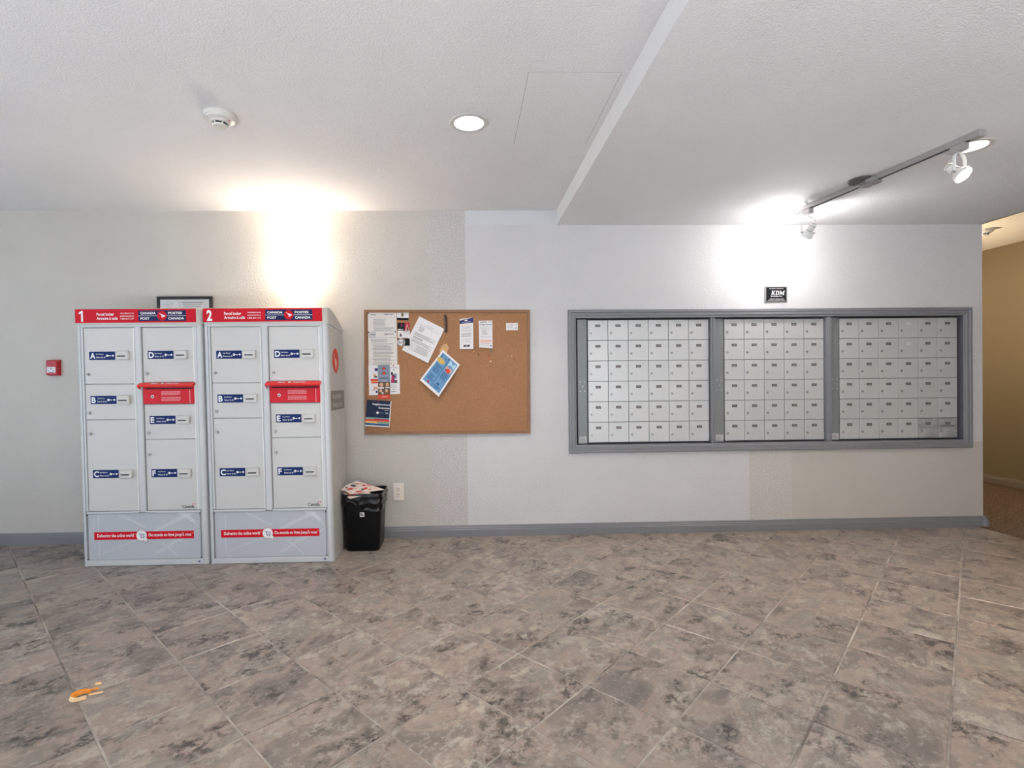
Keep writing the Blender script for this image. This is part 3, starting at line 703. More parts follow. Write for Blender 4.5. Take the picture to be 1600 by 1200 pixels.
        b.box(bx0+.007, -.0126, sz+.0155, bx0+.058, -.0105, sz+.0255, M['lgprint'], .0005); b.box(bx0+.0085, -.0130, sz+.0175, bx0+.0565, -.0120, sz+.0240, M['gapblack'])
        bd(b, 'key_slot', d)
        b = MB(); lx = .0615+dx
        b.cyl((lx, .007, lz), (0, -1, 0), .0105, .005, M['lockgrey'], 18, .0105, .001); b.cyl((lx, .003, lz), (0, -1, 0), .0088, .010, M['satin'], 18, .0080, .0015); b.box(lx-.0010, -.0076, lz-.004, lx+.0010, -.006, lz+.004, M['keyhole']); bd(b, 'lock', d)
        b = MB()
        for k in range(2): b.rect(lx+.018, lz+.004-k*.009, lx+.034-k*.006, lz+.006-k*.009, .0055, M['lgprint'])
        bd(b, 'faint_lettering', d)
        if mark:
            b = MB(); b.text('Canada', .578, .332, .648, .351, .0052, M['black'], .015)
            b.rect(.638, .3525, .6435, .3585, .0052, M['redprint']); b.rect(.6435, .3525, .650, .3585, .0052, M['white']); b.rect(.650, .3525, .6555, .3585, .0052, M['redprint']); b.disc(.64675, .3555, .002, .0048, M['redprint'], 8)
            bd(b, 'wordmark', d)
    DX = .337
    door('A', 0, 1.066, 1.397, 1.2085, 1.125); door('B', 0, .858, 1.066, .950, .899); door('C', 0, .320, .858, .5155, .777)
    door('D', DX, 1.073, 1.397, 1.2105, 1.127); door('E', DX, .739, .9445, .829, .778); door('F', DX, .320, .739, .516, .652, True)
    # red mail slot
    b = MB(); b.box(.3745, .0, .9465, .6745, .019, 1.050, M['redslot'], .002); b.box(.383, -.003, .9485, .668, .002, 1.031, M['redslot'], .0015); sl = bd(b, 'mail_slot')
    b = MB(); hood = [(.018, 1.0735), (-.004, 1.072), (-.030, 1.060), (-.033, 1.050), (-.029, 1.049), (-.002, 1.055), (.018, 1.054)]
    b.prism(hood, 0, .3605, .6775, M['redhood']); b.prism([(-.0298, 1.058), (-.0325, 1.048), (-.002, 1.030), (.0, 1.058)], 0, .3605, .3635, M['redhood'])
    hd = bd(b, 'hood', sl)
    b = MB(); fn = lambda u, v: (u, -.0042-.026*(1.0722-v)/.0122-.0008, v+.0006)
    b.text('Mail', .432, 1.0635, .472, 1.0705, 0, M['white'], .02, .2, fn); b.text('Courrier', .520, 1.0635, .594, 1.0705, 0, M['white'], .02, .2, fn)
    b.add([fn(x, z) for x, z in ((.487, 1.0665), (.4975, 1.0630), (.508, 1.0665), (.5045, 1.0700), (.4975, 1.0690), (.4905, 1.0700))], [(0, 1, 2, 3, 4, 5)], M['white'])
    bd(b, 'hood_lettering', sl)
    b = MB(); b.box(.392, -.0035, 1.034, .662, .001, 1.041, M['gapblack']); bd(b, 'slot_gap', sl)
    b = MB(); b.cyl((.431, -.0025, .991), (0, -1, 0), .0098, .004, M['whitemetal'], 18, .0092, .001); b.cyl((.431, -.0062, .991), (0, -1, 0), .0045, .0012, M['keyhole'], 12); bd(b, 'slot_lock', sl)
    b = MB()
    for k in range(7):
        if k == 3: continue
        z = 1.020-k*.0085; x = .482
        while x < .588:
            w = .006+random.random()*.012; b.rect(x, z-.0035, min(x+w, .592), z, -.0034, M['pinkprint']); x += w+.0022
    bd(b, 'notice_lettering', sl)
    b = MB(); b.box(.645, -.005, .950, .648, -.003, 1.028, M['pinkprint']); bd(b, 'slot_hinge', sl)
    # screws
    for x, z in ((.030, .315), (.688, .315), (.032, .300), (.683, .300), (.030, .042), (.683, .042)):
        b = MB(); b.cyl((x, .0, z), (0, -1, 0), .0032, .0035, M['keyhole'], 10, .0028); bd(b, 'screw')
    # header: lofted cap with rounded ends, and its sign
    HW = .728; prof = [(-.006, 1.410), (-.006, 1.497), (-.003, 1.504), (.006, 1.508), (.05, 1.506), (.11, 1.497), (.18, 1.480), (.25, 1.459), (.31, 1.437), (DP, 1.412), (DP, 1.392)]
    xs = [0, .002, .007, .014, .024, HW-.030, HW-.018, HW-.008, HW-.002, HW]
    b = MB(); vs = []; n = len(prof)
    for x in xs:
        e = min(x, HW-x); rr = .024 if x < .3 else .030
        k = rr-math.sqrt(max(0, rr*rr-(rr-min(e, rr))**2))
        for j, (y, z) in enumerate(prof): vs.append((x, max(y, y+k*(1 if j < 4 else .0)) if y < .1 else y, z))
    fs = [(i*n+j, i*n+j+1, (i+1)*n+j+1, (i+1)*n+j) for i in range(len(xs)-1) for j in range(n-1)]
    fs += [tuple(range(n-1, -1, -1)), tuple((len(xs)-1)*n+j for j in range(n))]
    fs += [(i*n+n-1, i*n, (i+1)*n, (i+1)*n+n-1) for i in range(len(xs)-1)]
    b.add(vs, [tuple(reversed(f)) for f in fs], M['lockside'], True); hdr = bd(b, 'header_cap')
    b = MB(); Y = -.0068; b.box(.003, Y, 1.4235, .697, -.004, 1.5035, M['red'], .0005)
    if num == 1: b.poly([(.0385, 1.431), (.049, 1.431), (.049, 1.494), (.0405, 1.494), (.026, 1.484), (.026, 1.474), (.0385, 1.480)], Y-.0005, M['white'])
    else: b.text('2', .026, 1.430, .057, 1.494, Y-.0005, M['white'], .035)
    b.text('Parcel locker', .127, 1.465, .227, 1.482, Y-.0005, M['white'], .02); b.text('Armoire à colis', .127, 1.441, .247, 1.458, Y-.0005, M['white'], .02)
    b.text('canadapost.ca', .262, 1.473, .339, 1.483, Y-.0005, M['white'], .015); b.text('postescanada.ca', .262, 1.457, .339, 1.467, Y-.0005, M['white'], .015); b.text('1 800 267-1177', .262, 1.442, .339, 1.451, Y-.0005, M['white'], .015)
    b.rect(.365, 1.432, .640, 1.494, Y-.0005, M['navysign'])
    b.rect(.365, 1.4615, .640, 1.4635, Y-.0009, M['white'])
    b.text('CANADA', .377, 1.471, .467, 1.485, Y-.001, M['white'], .03); b.text('POST', .377, 1.440, .430, 1.454, Y-.001, M['white'], .03)
    b.text('POSTES', .537, 1.471, .618, 1.485, Y-.001, M['white'], .03); b.text('CANADA', .537, 1.440, .629, 1.454, Y-.001, M['white'], .03)
    b.disc(.502, 1.463, .0275, Y-.0014, M['red'])
    for w in WING: b.poly([(.502+x*.0275, 1.463+z*.0275) for x, z in w], Y-.0018, M['white'])
    bd(b, 'header_sign', hdr)
    return t
locker(1, -2.245, 'grey parcel locker numbered 1, standing left by the red alarm box')
locker(2, -1.512, 'grey parcel locker numbered 2, right of its twin and beside the black waste bin')

# ------------------------------------------------------------------ things on the wall
# framed certificate behind locker 1
t = empty('framed_certificate', (-1.875, 0, 1.51)); tag(t, 'black framed certificate hung on the wall behind the locker numbered 1', 'picture')
b = MB(); W2, H2 = .183, .140
for x0, z0, x1, z1 in ((-W2, H2-.020, W2, H2), (-W2, -H2, W2, -H2+.020), (-W2, -H2+.020, -W2+.020, H2-.020), (W2-.020, -H2+.020, W2, H2-.020)): b.box(x0, -.020, z0, x1, 0, z1, M['frameblack'], .003)
b.build('frame', t)
b = MB(); b.rect(-W2+.018, -H2+.018, W2-.018, H2-.018, -.012, M['glass_paper'])
for i in range(14):
    a, c = i*.45, (i+1)*.45
    b.poly([(-.105+.024*math.cos(a)*(1+.25*math.sin(3*a)), .085+.020*math.sin(a)), (-.105+.024*math.cos(c)*(1+.25*math.sin(3*c)), .085+.020*math.sin(c)), (-.105+.0225*math.cos(c)*(1+.25*math.sin(3*c)), .085+.0185*math.sin(c)), (-.105+.0225*math.cos(a)*(1+.25*math.sin(3*a)), .085+.0185*math.sin(a))], -.0125, M['greyprint'])
b.text('VT', -.114, .079, -.098, .089, -.0128, M['dkprint'], .0, .3)
for x0, z0, x1, z1 in ((-.035, .106, .135, .1075), (-.035, .03, .135, .0315), (-.035, .03, -.0335, .1075), (.1335, .03, .135, .1075)): b.rect(x0, z0, x1, z1, -.0125, M['greyprint'])
for k in range(4): b.rect(-.02+.004*k, .096-k*.013, .12-.006*k, .1-k*.013, -.0125, M['dkprint'] if k == 0 else M['greyprint'])
b.build('certificate', t)

# fire alarm box
t = empty('fire_alarm_box', (-2.742, 0, 1.18)); tag(t, 'small dark red fire alarm box with a white label on the left wall', 'alarm')
b = MB(); b.box(-.0405, -.006, -.053, .0405, 0, .053, M['firered'], .002); b.box(-.037, -.034, -.050, .037, -.004, .050, M['firered'], .005); b.build('housing', t)
b = MB(); b.box(-.0275, -.0355, -.033, .0275, -.033, .005, M['paper'], .0005)
b.poly([(0, -.013), (.008, -.006), (0, .001), (-.008, -.006)], -.0358, M['black']); b.poly([(0, -.010), (.0045, -.006), (0, -.002), (-.0045, -.006)], -.0361, M['paper'])
for x0, x1, z in ((-.023, -.010, -.018), (.010, .023, -.018), (-.015, .015, -.028), (.014, .022, -.001), (-.022, -.016, -.003)): b.rect(x0, z-.0035, x1, z, -.0358, M['bluedk'])
b.build('label_plate', t)
b = MB(); b.cyl((.037, -.018, -.005), (1, 0, 0), .004, .004, M['brass'], 10); b.build('side_screw', t)

# power outlet
t = empty('power_outlet', (-.4625, 0, .311)); tag(t, 'ivory duplex power outlet low on the wall right of the waste bin', 'outlet')
b = MB(); b.box(-.0365, -.006, -.0595, .0365, 0, .0595, M['plateivory'], .003); b.build('cover_plate', t)
for sz in (.0195, -.0195):
    b = MB(); b.lathe([(.00001, .003), (.0145, .003), (.0165, .0015), (.0170, 0)], (0, -.006, sz), (0, -1, 0), M['plateivory'], 20)
    for sx in (-.0063, .0063): b.box(sx-.0016, -.0096, sz+.0005, sx+.0016, -.0085, sz+.0095, M['keyhole'])
    b.cyl((0, -.0085, sz-.0075), (0, -1, 0), .0030, .0011, M['keyhole'], 10); b.build('receptacle', t)
b = MB(); b.cyl((0, -.0055, 0), (0, -1, 0), .003, .0015, M['satin'], 10); b.build('screw', t)

# company plaque above the mailboxes
t = empty('company_plaque', (2.1610, 0, 1.6407)); tag(t, 'small black and silver plaque on the wall above the middle mailboxes', 'plaque')
b = MB(); b.box(-.080, -.010, -.0565, .080, 0, .0565, M['satin'], .003); b.build('rim', t)
b = MB(); b.box(-.071, -.0115, -.0485, .071, -.009, .0485, M['black'], .001)
Y = -.0121
def slab(pts, dx):  # italic serif capitals cut as polygons
    b.poly([(dx+(x+z*.22)*.030, -.006+z*.030) for x, z in pts], Y, M['white'])
K0 = -.0385
slab([(0, 0), (.42, 0), (.42, .09), (.32, .09), (.32, .91), (.42, .91), (.42, 1), (0, 1), (0, .91), (.10, .91), (.10, .09), (0, .09)], K0)
slab([(.32, .42), (.60, .91), (.52, .91), (.52, 1), (.86, 1), (.86, .91), (.74, .91), (.44, .42)], K0); slab([(.40, .55), (.62, .09), (.56, .09), (.56, 0), (.92, 0), (.92, .09), (.84, .09), (.54, .66)], K0)
K1 = K0+.0290
slab([(0, 0), (.32, 0), (.32, .91), (.32, 1), (0, 1), (0, .91), (.10, .91), (.10, .09), (0, .09)], K1); slab([(.32, 0), (.55, 0), (.80, .2), (.86, .5), (.80, .8), (.55, 1), (.32, 1), (.32, .91), (.48, .88), (.60, .7), (.63, .5), (.60, .3), (.48, .12), (.32, .09)], K1)
K2 = K1+.0275
slab([(0, 0), (.36, 0), (.36, .09), (.26, .09), (.26, .7), (.26, 1), (0, 1), (0, .91), (.12, .91), (.12, .09), (0, .09)], K2); slab([(.26, 1), (.60, .45), (.60, .2), (.52, .05), (.16, .85)], K2)
slab([(.60, .45), (.92, 1), (1.20, 1), (1.20, .91), (1.08, .91), (1.08, .09), (1.20, .09), (1.20, 0), (.76, 0), (.76, .09), (.86, .09), (.86, .6), (.60, .2)], K2)
b.text('MANAGEMENT INC.', -.040, -.0185, .042, -.0115, Y, M['white'], .02)
for x0, x1, z in ((-.050, -.004, .040), (.0, .050, .040), (-.048, -.012, -.031), (-.008, .052, -.031), (-.060, -.02, -.040), (-.016, .026, -.040), (.030, .062, -.040)): b.rect(x0, z-.0035, x1, z, Y, M['lgprint'])
b.build('face_plate', t)

# wall sconce
t = empty('wall_sconce', (-1.118, 0, 1.845)); tag(t, 'glowing frosted wall sconce above the parcel lockers', 'lamp')
b = MB(); b.box(-.055, -.012, -.10, .055, 0, .10, M['whitemetal'], .003); b.build('back_plate', t)
b = MB(); vs = []; n = 20
for j, (r, d, z) in enumerate(((.072, .075, -.118), (.080, .083, -.04), (.088, .090, .04), (.0945, .098, .120))):
    for i in range(n+1):
        a = PI*i/n; vs.append((-r*math.cos(a), -.004-d*math.sin(a), z))
fs = [(j*(n+1)+i, j*(n+1)+i+1, (j+1)*(n+1)+i+1, (j+1)*(n+1)+i) for j in range(3) for i in range(n)]
b.add(vs, fs, M['sconce'], True); b.build('shade', t)
for sx in (-1, 1):
    b = MB(); b.cyl((sx*.0945, -.012, .118), (0, -1, 0), .004, .010, M['satin'], 10); b.build('thumb_screw', t)
lamp('sconce_light', 'POINT', (-1.118, -.055, 1.90), 8, (1, .86, .68), size=.03)
lamp('sconce_light_low', 'POINT', (-1.118, -.05, 1.78), .5, (1, .80, .56), size=.025)

# ------------------------------------------------------------------ ceiling fittings
def downlight(c, z, label, lens, power, color):
    t = empty('recessed_downlight', (c[0], c[1], z)); tag(t, label, 'light')
    b = MB(); b.lathe([(.064, .004), (.0645, -.003), (.070, -.005), (.086, -.004), (.0905, 0)], (0, 0, 0), (0, 0, 1), M['ringgrey'], 40); b.build('trim_ring', t)
    b = MB(); b.lathe([(.0645, 0), (.060, .05), (.050, .095)], (0, 0, 0), (0, 0, 1), M['whitemetal'], 32); b.build('reflector', t)
    b = MB(); b.lathe([(.059, .045), (.00001, .052)], (0, 0, 0), (0, 0, 1), lens, 32); b.build('lens', t)
    lamp('downlight_lamp', 'AREA', (c[0], c[1], z+.035), power, color, aim=(c[0], c[1], 0), size=.10, shape='DISK', spread=math.radians(140))
downlight(DL1, ZC, 'round recessed downlight left of the ceiling bulkhead', M['lens'], 11, (1, .97, .93))
downlight(DL2, ZS, 'warm recessed downlight behind the far end of the track', M['lensw'], 8, (1, .86, .68))

def detector(loc, r, label):
    t = empty('smoke_detector', loc); tag(t, label, 'detector')
    b = MB(); b.lathe([(r, 0), (r, -.010), (r*.96, -.016), (.00001, -.016)], (0, 0, 0), (0, 0, 1), M['smoke'], 36); b.build('base', t)
    b = MB(); b.lathe([(r*.93, -.016), (r*.86, -.023), (r*.60, -.029), (r*.55, -.034), (r*.53, -.036), (.00001, -.036)], (0, 0, 0), (0, 0, 1), M['smoke'], 36); b.build('body', t)
    b = MB(); b.lathe([(r*.42, -.036), (r*.42, -.044)], (0, 0, 0), (0, 0, 1), M['gapblack'], 28)
    b.build('sensing_chamber', t)
    b = MB()
    for k in range(6):
        a = k*PI/3+.2; b.cyl((r*.44*math.cos(a), r*.44*math.sin(a), -.045), (0, 0, 1), .003, .010, M['smoke'], 6)
    b.lathe([(r*.46, -.0435), (r*.42, -.050), (r*.25, -.053), (.00001, -.053)], (0, 0, 0), (0, 0, 1), M['smoke'], 28); b.build('cap', t)
    b = MB(); b.cyl((r*.66, -.012, -.030), (0, 0, 1), .0025, .003, M['firered'], 8); b.build('indicator', t)
detector((-1.050, -1.262, ZC), .068, 'round white smoke detector on the left ceiling')
detector((4.440, .760, ZH), .062, 'smoke detector on the yellow lit hall ceiling')

# track light
A = Vector((2.108, -.300)); B = Vector((2.237, -1.372)); mid = (A+B)/2; ang = math.atan2(B.y-A.y, B.x-A.x); Lh = (B-A).length/2
t = empty('track_light', (mid.x, mid.y, ZS)); tag(t, 'grey ceiling track light with two white spotlights above the mailboxes', 'light')
def tl(b, name, parent=t): return b.build(name, parent)
def rot(b):
    c, s = math.cos(ang), math.sin(ang); b.v = [(x*c-y*s, x*s+y*c, z) for x, y, z in b.v]; return b
b = MB(); b.box(-Lh, -.0175, -.026, Lh-.045, .0175, 0, M['track'], .0015); b.box(-Lh, -.006, -.0265, Lh-.05, .006, -.0255, M['gapblack']); tl(rot(b), 'rail')
b = MB(); b.box(Lh-.045, -.019, -.029, Lh, .019, 0, M['track'], .002); tl(rot(b), 'end_cap')
b = MB(); b.box(-.045, -.030, -.040, .045, .024, -.002, M['trackdk'], .003); b.box(.01, -.045, -.030, .05, -.015, -.016, M['track'], .002); tl(rot(b), 'feed_box')
b = MB(); b.cyl((-.03, -.028, -.014), (0, 0, 1), .058, .014, M['canopy'], 28, .062, .003); tl(rot(b), 'canopy')
def head(s, d, hd, lit, label):
    # s: distance along the rail from A
    p = A+(B-A).normalized()*s-mid; P = Vector((p.x, p.y, 0)); d = Vector(d).normalized()
    h = empty('spotlight_head', P); h.parent = t; h['label'] = label
    b = MB(); b.box(-.030, -.017, -.058, .030, .017, -.0265, M['track'], .002); c, sn = math.cos(ang), math.sin(ang); b.v = [(x*c-y*sn, x*sn+y*c, z) for x, y, z in b.v]; b.build('adapter', h)
    ctr = Vector((0, 0, -.058-hd)); side = Vector((d.y, -d.x, 0)).normalized(); w = .043
    b = MB(); pts = []
    for i in range(17):
        a = PI*i/16; pts.append(Vector((0, 0, -.060-.036+.036*math.sin(a)))+side*(-w*math.cos(a)))
    pts = [ctr-side*w]+pts+[ctr+side*w]
    b.tube(pts, 0, M['whitemetal'], 8, flat=(Vector((d.x, d.y, 0)).normalized(), .0075, .0022)); b.cyl(ctr-side*(w+.006), side, .006, .012, M['satin'], 10); b.cyl(ctr+side*(w-.006), side, .006, .012, M['satin'], 10); b.build('yoke', h)
    b = MB(); o = ctr-d*.062
    b.lathe([(.00001, 0), (.016, 0), (.0185, .003), (.0185, .046), (.0165, .050), (.0165, .054), (.026, .058), (.034, .068), (.037, .078), (.037, .084), (.034, .084), (.031, .074), (.00001, .070)], o, d, M['whitemetal'], 28)
    for k in (.008, .040): b.lathe([(.0185, k), (.0200, k+.001), (.0200, k+.003), (.0185, k+.004)], o, d, M['satin'], 24)
    b.build('lamp_holder', h)
    b = MB(); b.lathe([(.00001, .100), (.010, .098), (.019, .093), (.024, .086), (.025, .078), (.022, .072)], o, d, lit, 24); b.build('bulb', h)
    b = MB(); q = [Vector((.0, 0, -.058)), Vector((0, 0, -.075))-d*.01, ctr-d*.05+side*.015+Vector((0, 0, .035)), ctr-d*.066+Vector((0, 0, .004)), ctr-d*.062]
    b.tube(q, .0025, M['track'], 6); b.build('cord', h)
    return Vector((mid.x, mid.y, ZS))+P+ctr
h1 = head(.105, (-.10, .75, -.65), .112, M['bulb'], 'spotlight aimed at the wall')
h2 = head(.985, (.25, -.65, -.72), .094, M['bulb'], 'lit spotlight turned towards the room')
d1 = Vector((-.10, .75, -.65)).normalized(); d2 = Vector((.25, -.65, -.72)).normalized()
lamp('spot_wall', 'POINT', h1+d1*.085, 9.5, (1, .98, .98), size=.03)
lamp('spot_room', 'SPOT', h2+d2*.095, 22, (1, .98, .98), aim=h2+d2, size=.03, spot=math.radians(165), blend=1)

# hall light: bare warm lamp added for an unseen fixture, hidden round the corner
lamp('hall_light', 'POINT', (3.80, 1.25, 1.75), 62, (1, .86, .66), size=.06)

# ------------------------------------------------------------------ cork board
BX, BZ = -.118, 1.1256
t = empty('cork_board', (BX, 0, BZ), (0, .0065, 0)); tag(t, 'large oak framed cork notice board between lockers and mailboxes', 'noticeboard')
HW, HH = .5625, .4215
b = MB(); b.box(-HW+.012, -.0115, -HH+.012, HW-.012, -.001, HH-.012, M['cork']); b.build('cork_panel', t)
fr = .018
for name, pts in (('frame_rail', [(-HW, HH), (HW, HH), (HW-fr, HH-fr), (-HW+fr, HH-fr)]), ('frame_rail', [(-HW, -HH), (-HW+fr, -HH+fr), (HW-fr, -HH+fr), (HW, -HH)]), ('frame_stile', [(-HW, -HH), (-HW, HH), (-HW+fr, HH-fr), (-HW+fr, -HH+fr)]), ('frame_stile', [(HW, -HH), (HW-fr, -HH+fr), (HW-fr, HH-fr), (HW, HH)])):
    b = MB(); b.prism(pts, 1, -.021, 0, M['wood']); b.build(name, t)
b = MB()
pt = [(BX+x, z) for x, z in ()]
b.poly([(-.055, .150), (-.030, .185), (-.005, .195), (.008, .165), (-.004, .130), (-.030, .105), (-.050, .110)], -.0118, M['patch']); b.build('pale_patch', t)['label'] = 'pale torn patch in the cork'

CORK = -.0120
def sheet(name, label, cat, q, layer, prints, m='paper', lift=(0, 0, 0, 0), bulge=0, group=None, th=.0005):
    # q: four (x, z) corners tl, tr, br, bl; lift: how far each corner stands off the board
    y0 = CORK-.0014*layer
    def P(u, v, e=0):
        w = ((1-u)*(1-v), u*(1-v), u*v, (1-u)*v)
        x = sum(a*c[0] for a, c in zip(w, q)); z = sum(a*c[1] for a, c in zip(w, q)); y = y0-sum(a*c for a, c in zip(w, lift))-bulge*4*u*(1-u)-e
        return (x, y, z)
    b = MB(); N = 6
    def grid(u0, v0, u1, v1, e, mm, n=N, back=False):
        vs = [P(u0+(u1-u0)*i/n, v0+(v1-v0)*j/n, e) for j in range(n+1) for i in range(n+1)]
        fs = [(j*(n+1)+i, (j+1)*(n+1)+i, (j+1)*(n+1)+i+1, j*(n+1)+i+1) for j in range(n) for i in range(n)]
        b.add(vs, [tuple(reversed(f)) for f in fs] if back else fs, mm, bulge > 0)
    grid(0, 0, 1, 1, th, M[m]); grid(0, 0, 1, 1, 0, M[m], back=True)
    ed = [(i/N, 0) for i in range(N)]+[(1, i/N) for i in range(N)]+[(1-i/N, 1) for i in range(N)]+[(0, 1-i/N) for i in range(N)]
    for i in range(len(ed)):
        p, r = ed[i], ed[(i+1) % len(ed)]; b.face([P(*p, 0), P(*p, th), P(*r, th), P(*r, 0)], M[m])
    for k, pr in enumerate(prints):
        e = th+.00025+.00006*k
        kind = pr[0]
        if kind == 'r': grid(pr[1], pr[2], pr[3], pr[4], e, M[pr[5]], 6 if (pr[3]-pr[1])*(pr[4]-pr[2]) > .05 else 1)
        elif kind == 't': b.text(pr[1], pr[2], -pr[5], pr[4], -pr[3], 0, M[pr[6]], pr[7] if len(pr) > 7 else .01, 0, lambda u, v, e=e: P(u, -v, e))
        elif kind == 'l':
            _, u0, v0, u1, v1, n, mm = pr[:7]
            for i in range(n):
                v = v0+(v1-v0)*(i+.2)/n; hh = (v1-v0)/n*.42; u = u0+(random.random()*.04 if i % 5 else .0); end = u1-(random.random()*.25*(u1-u0) if i % 3 else 0)
                vs = [P(u, v, e), P(u, v+hh, e), P(end, v+hh, e), P(end, v, e)]; b.face(vs, M[mm])
        elif kind == 'p': b.face([P(u, v, e) for u, v in pr[1]], M[pr[2]])
        elif kind == 'd':
            _, u, v, ru, rv, mm = pr; b.face([P(u+ru*math.cos(-2*PI*i/18), v+rv*math.sin(-2*PI*i/18), e) for i in range(18)][::-1], M[mm])
    c = P(.5, .5); return tag(b.build(name, None, org=c), label, cat, group)

sheet('notice_sheet', 'white police-style notice page, upper of the two at the board\'s left edge', 'paper', [(-.655, 1.537), (-.4615, 1.537), (-.460, 1.300), (-.6525, 1.300)], 1,
 [('t', 'POLICE', .11, .06, .29, .095, 'dkprint', .03), ('t', 'COMMUNITY ALERT', .57, .06, .88, .095, 'dkprint', .03), ('r', .03, .15, .97, .158, 'greyprint'), ('l', .18, .20, .62, .42, 6, 'greyprint'), ('l', .18, .44, .92, .56, 4, 'greyprint')], 'paper2')
sheet('notice_sheet', 'white police-style notice page, lower of the two at the board\'s left edge', 'paper', [(-.6535, 1.404), (-.4590, 1.405), (-.4575, 1.150), (-.6515, 1.150)], 2,
 [('r', 0, 0, .26, .17, 'lgprint'), ('t', 'POLICE', .08, .06, .26, .10, 'dkprint', .03), ('t', 'COMMUNITY ALERT', .55, .055, .88, .095, 'dkprint', .03), ('r', .03, .165, .97, .173, 'greyprint'), ('l', .08, .20, .68, .30, 3, 'greyprint'), ('l', .14, .32, .86, .95, 17, 'greyprint')], 'paper2')
sheet('business_card', 'white business card with gold crest and dark strip at the top of the board', 'card', [(-.4585, 1.537), (-.3775, 1.537), (-.3790, 1.478), (-.4580, 1.481)], 1,
 [('r', 0, .72, 1, 1, 'black'), ('d', .47, .34, .11, .16, 'gold'), ('d', .47, .22, .05, .10, 'black'), ('r', .36, .46, .58, .56, 'gold')])
sheet('business_card', 'black business card with a crimson patterned right side', 'card', [(-.4545, 1.462), (-.3735, 1.462), (-.3735, 1.4115), (-.4545, 1.4115)], 1,
 [('r', .60, 0, 1, 1, 'crimson'), ('p', [(.64, 1), (.80, .12), (.98, 1), (.9, 1), (.80, .4), (.74, 1)], 'salmon'), ('p', [(.78, 1), (.86, .5), (.92, 1)], 'dkprint'), ('r', .04, .83, .26, .95, 'paper'), ('r', .30, .84, .46, .93, 'lgprint'), ('p', [(.26, .35), (.34, .08), (.42, .35)], 'magenta'), ('l', .16, .40, .50, .64, 2, 'dkprint')], 'black')
sheet('business_card', 'white business card with a small dark emblem and grey lines', 'card', [(-.4535, 1.4085), (-.3725, 1.4085), (-.3725, 1.3595), (-.4535, 1.3595)], 1,
 [('p', [(.14, .72), (.24, .28), (.35, .72), (.24, .85)], 'dkprint'), ('d', .24, .45, .05, .09, 'crimson'), ('l', .44, .12, .96, .62, 5, 'lgprint'), ('r', .42, .06, .9, .14, 'greyprint')])
sheet('business_card', 'black business card with a round white logo reading Liv', 'card', [(-.4535, 1.3540), (-.3725, 1.3540), (-.3725, 1.3060), (-.4535, 1.3060)], 6,
 [('d', .30, .52, .32, .55, 'paper'), ('d', .30, .52, .28, .48, 'black'), ('d', .27, .52, .23, .40, 'paper'), ('t', 'Liv', .10, .32, .46, .68, 'black', .02)], 'black')
sheet('letter_sheet', 'large white typed letter pinned at a slant in the board\'s upper half', 'paper', [(-.3065, 1.5050), (-.1375, 1.4180), (-.2500, 1.1870), (-.4255, 1.2775)], 2,
 [('l', .36, .10, .66, .17, 3, 'lgprint'), ('l', .10, .17, .90, .20, 1, 'lgprint'), ('l', .17, .22, .38, .36, 6, 'greyprint'), ('l', .10, .40, .92, .50, 4, 'greyprint'), ('l', .12, .52, .50, .57, 2, 'dkprint'), ('l', .10, .59, .92, .68, 4, 'greyprint'), ('l', .10, .71, .36, .90, 7, 'lgprint'), ('l', .36, .70, .90, .90, 8, 'greyprint')], lift=(0, 0, .010, 0))
sheet('blue_leaflet', 'blue printed leaflet with ochre banner, pinned at a slant and curling off the board', 'leaflet', [(-.1490, 1.2755), (-.0340, 1.1735), (-.1780, .9590), (-.3060, 1.0720)], 5,
 [('r', .07, .05, .93, .93, 'bluepr'), ('r', .485, .05, .505, .93, 'bluedk'), ('r', .12, .08, .46, .11, 'bluedk'), ('r', .12, .13, .40, .16, 'bluedk'), ('d', .22, .25, .20, .07, 'ochre'), ('r', .56, .08, .90, .22, 'lightblue'), ('r', .56, .25, .88, .36, 'salmon'), ('d', .72, .34, .10, .06, 'redpr'), ('l', .12, .36, .46, .60, 8, 'bluedk'), ('l', .12, .66, .44, .84, 5, 'bluedk'), ('l', .55, .42, .88, .62, 7, 'bluedk'), ('r', .62, .74, .74, .79, 'bluedk'), ('l', .55, .82, .88, .90, 2, 'bluedk'), ('d', .30, .88, .06, .03, 'magenta')], lift=(.002, .014, .045, .014), bulge=.004)
sheet('white_leaflet', 'narrow white leaflet with a navy top and barcode', 'leaflet', [(-.0320, 1.4840), (.0590, 1.4950), (.0575, 1.2800), (-.0345, 1.2800)], 2,
 [('p', [(0, .05), (1, -.0), (1, .165), (0, .165)], 'purple'), ('r', .36, .05, .58, .09, 'paper'), ('l', .16, .115, .82, .14, 1, 'lightblue'), ('r', .06, .19, .72, .23, 'peach'), ('l', .12, .25, .92, .44, 5, 'lgprint'), ('l', .10, .48, .88, .62, 3, 'greyprint'), ('l', .16, .66, .88, .80, 4, 'lgprint'), ('r', .28, .865, .50, .93, 'dkprint'), ('r', .54, .865, .74, .93, 'dkprint')], lift=(0, 0, .012, .012))
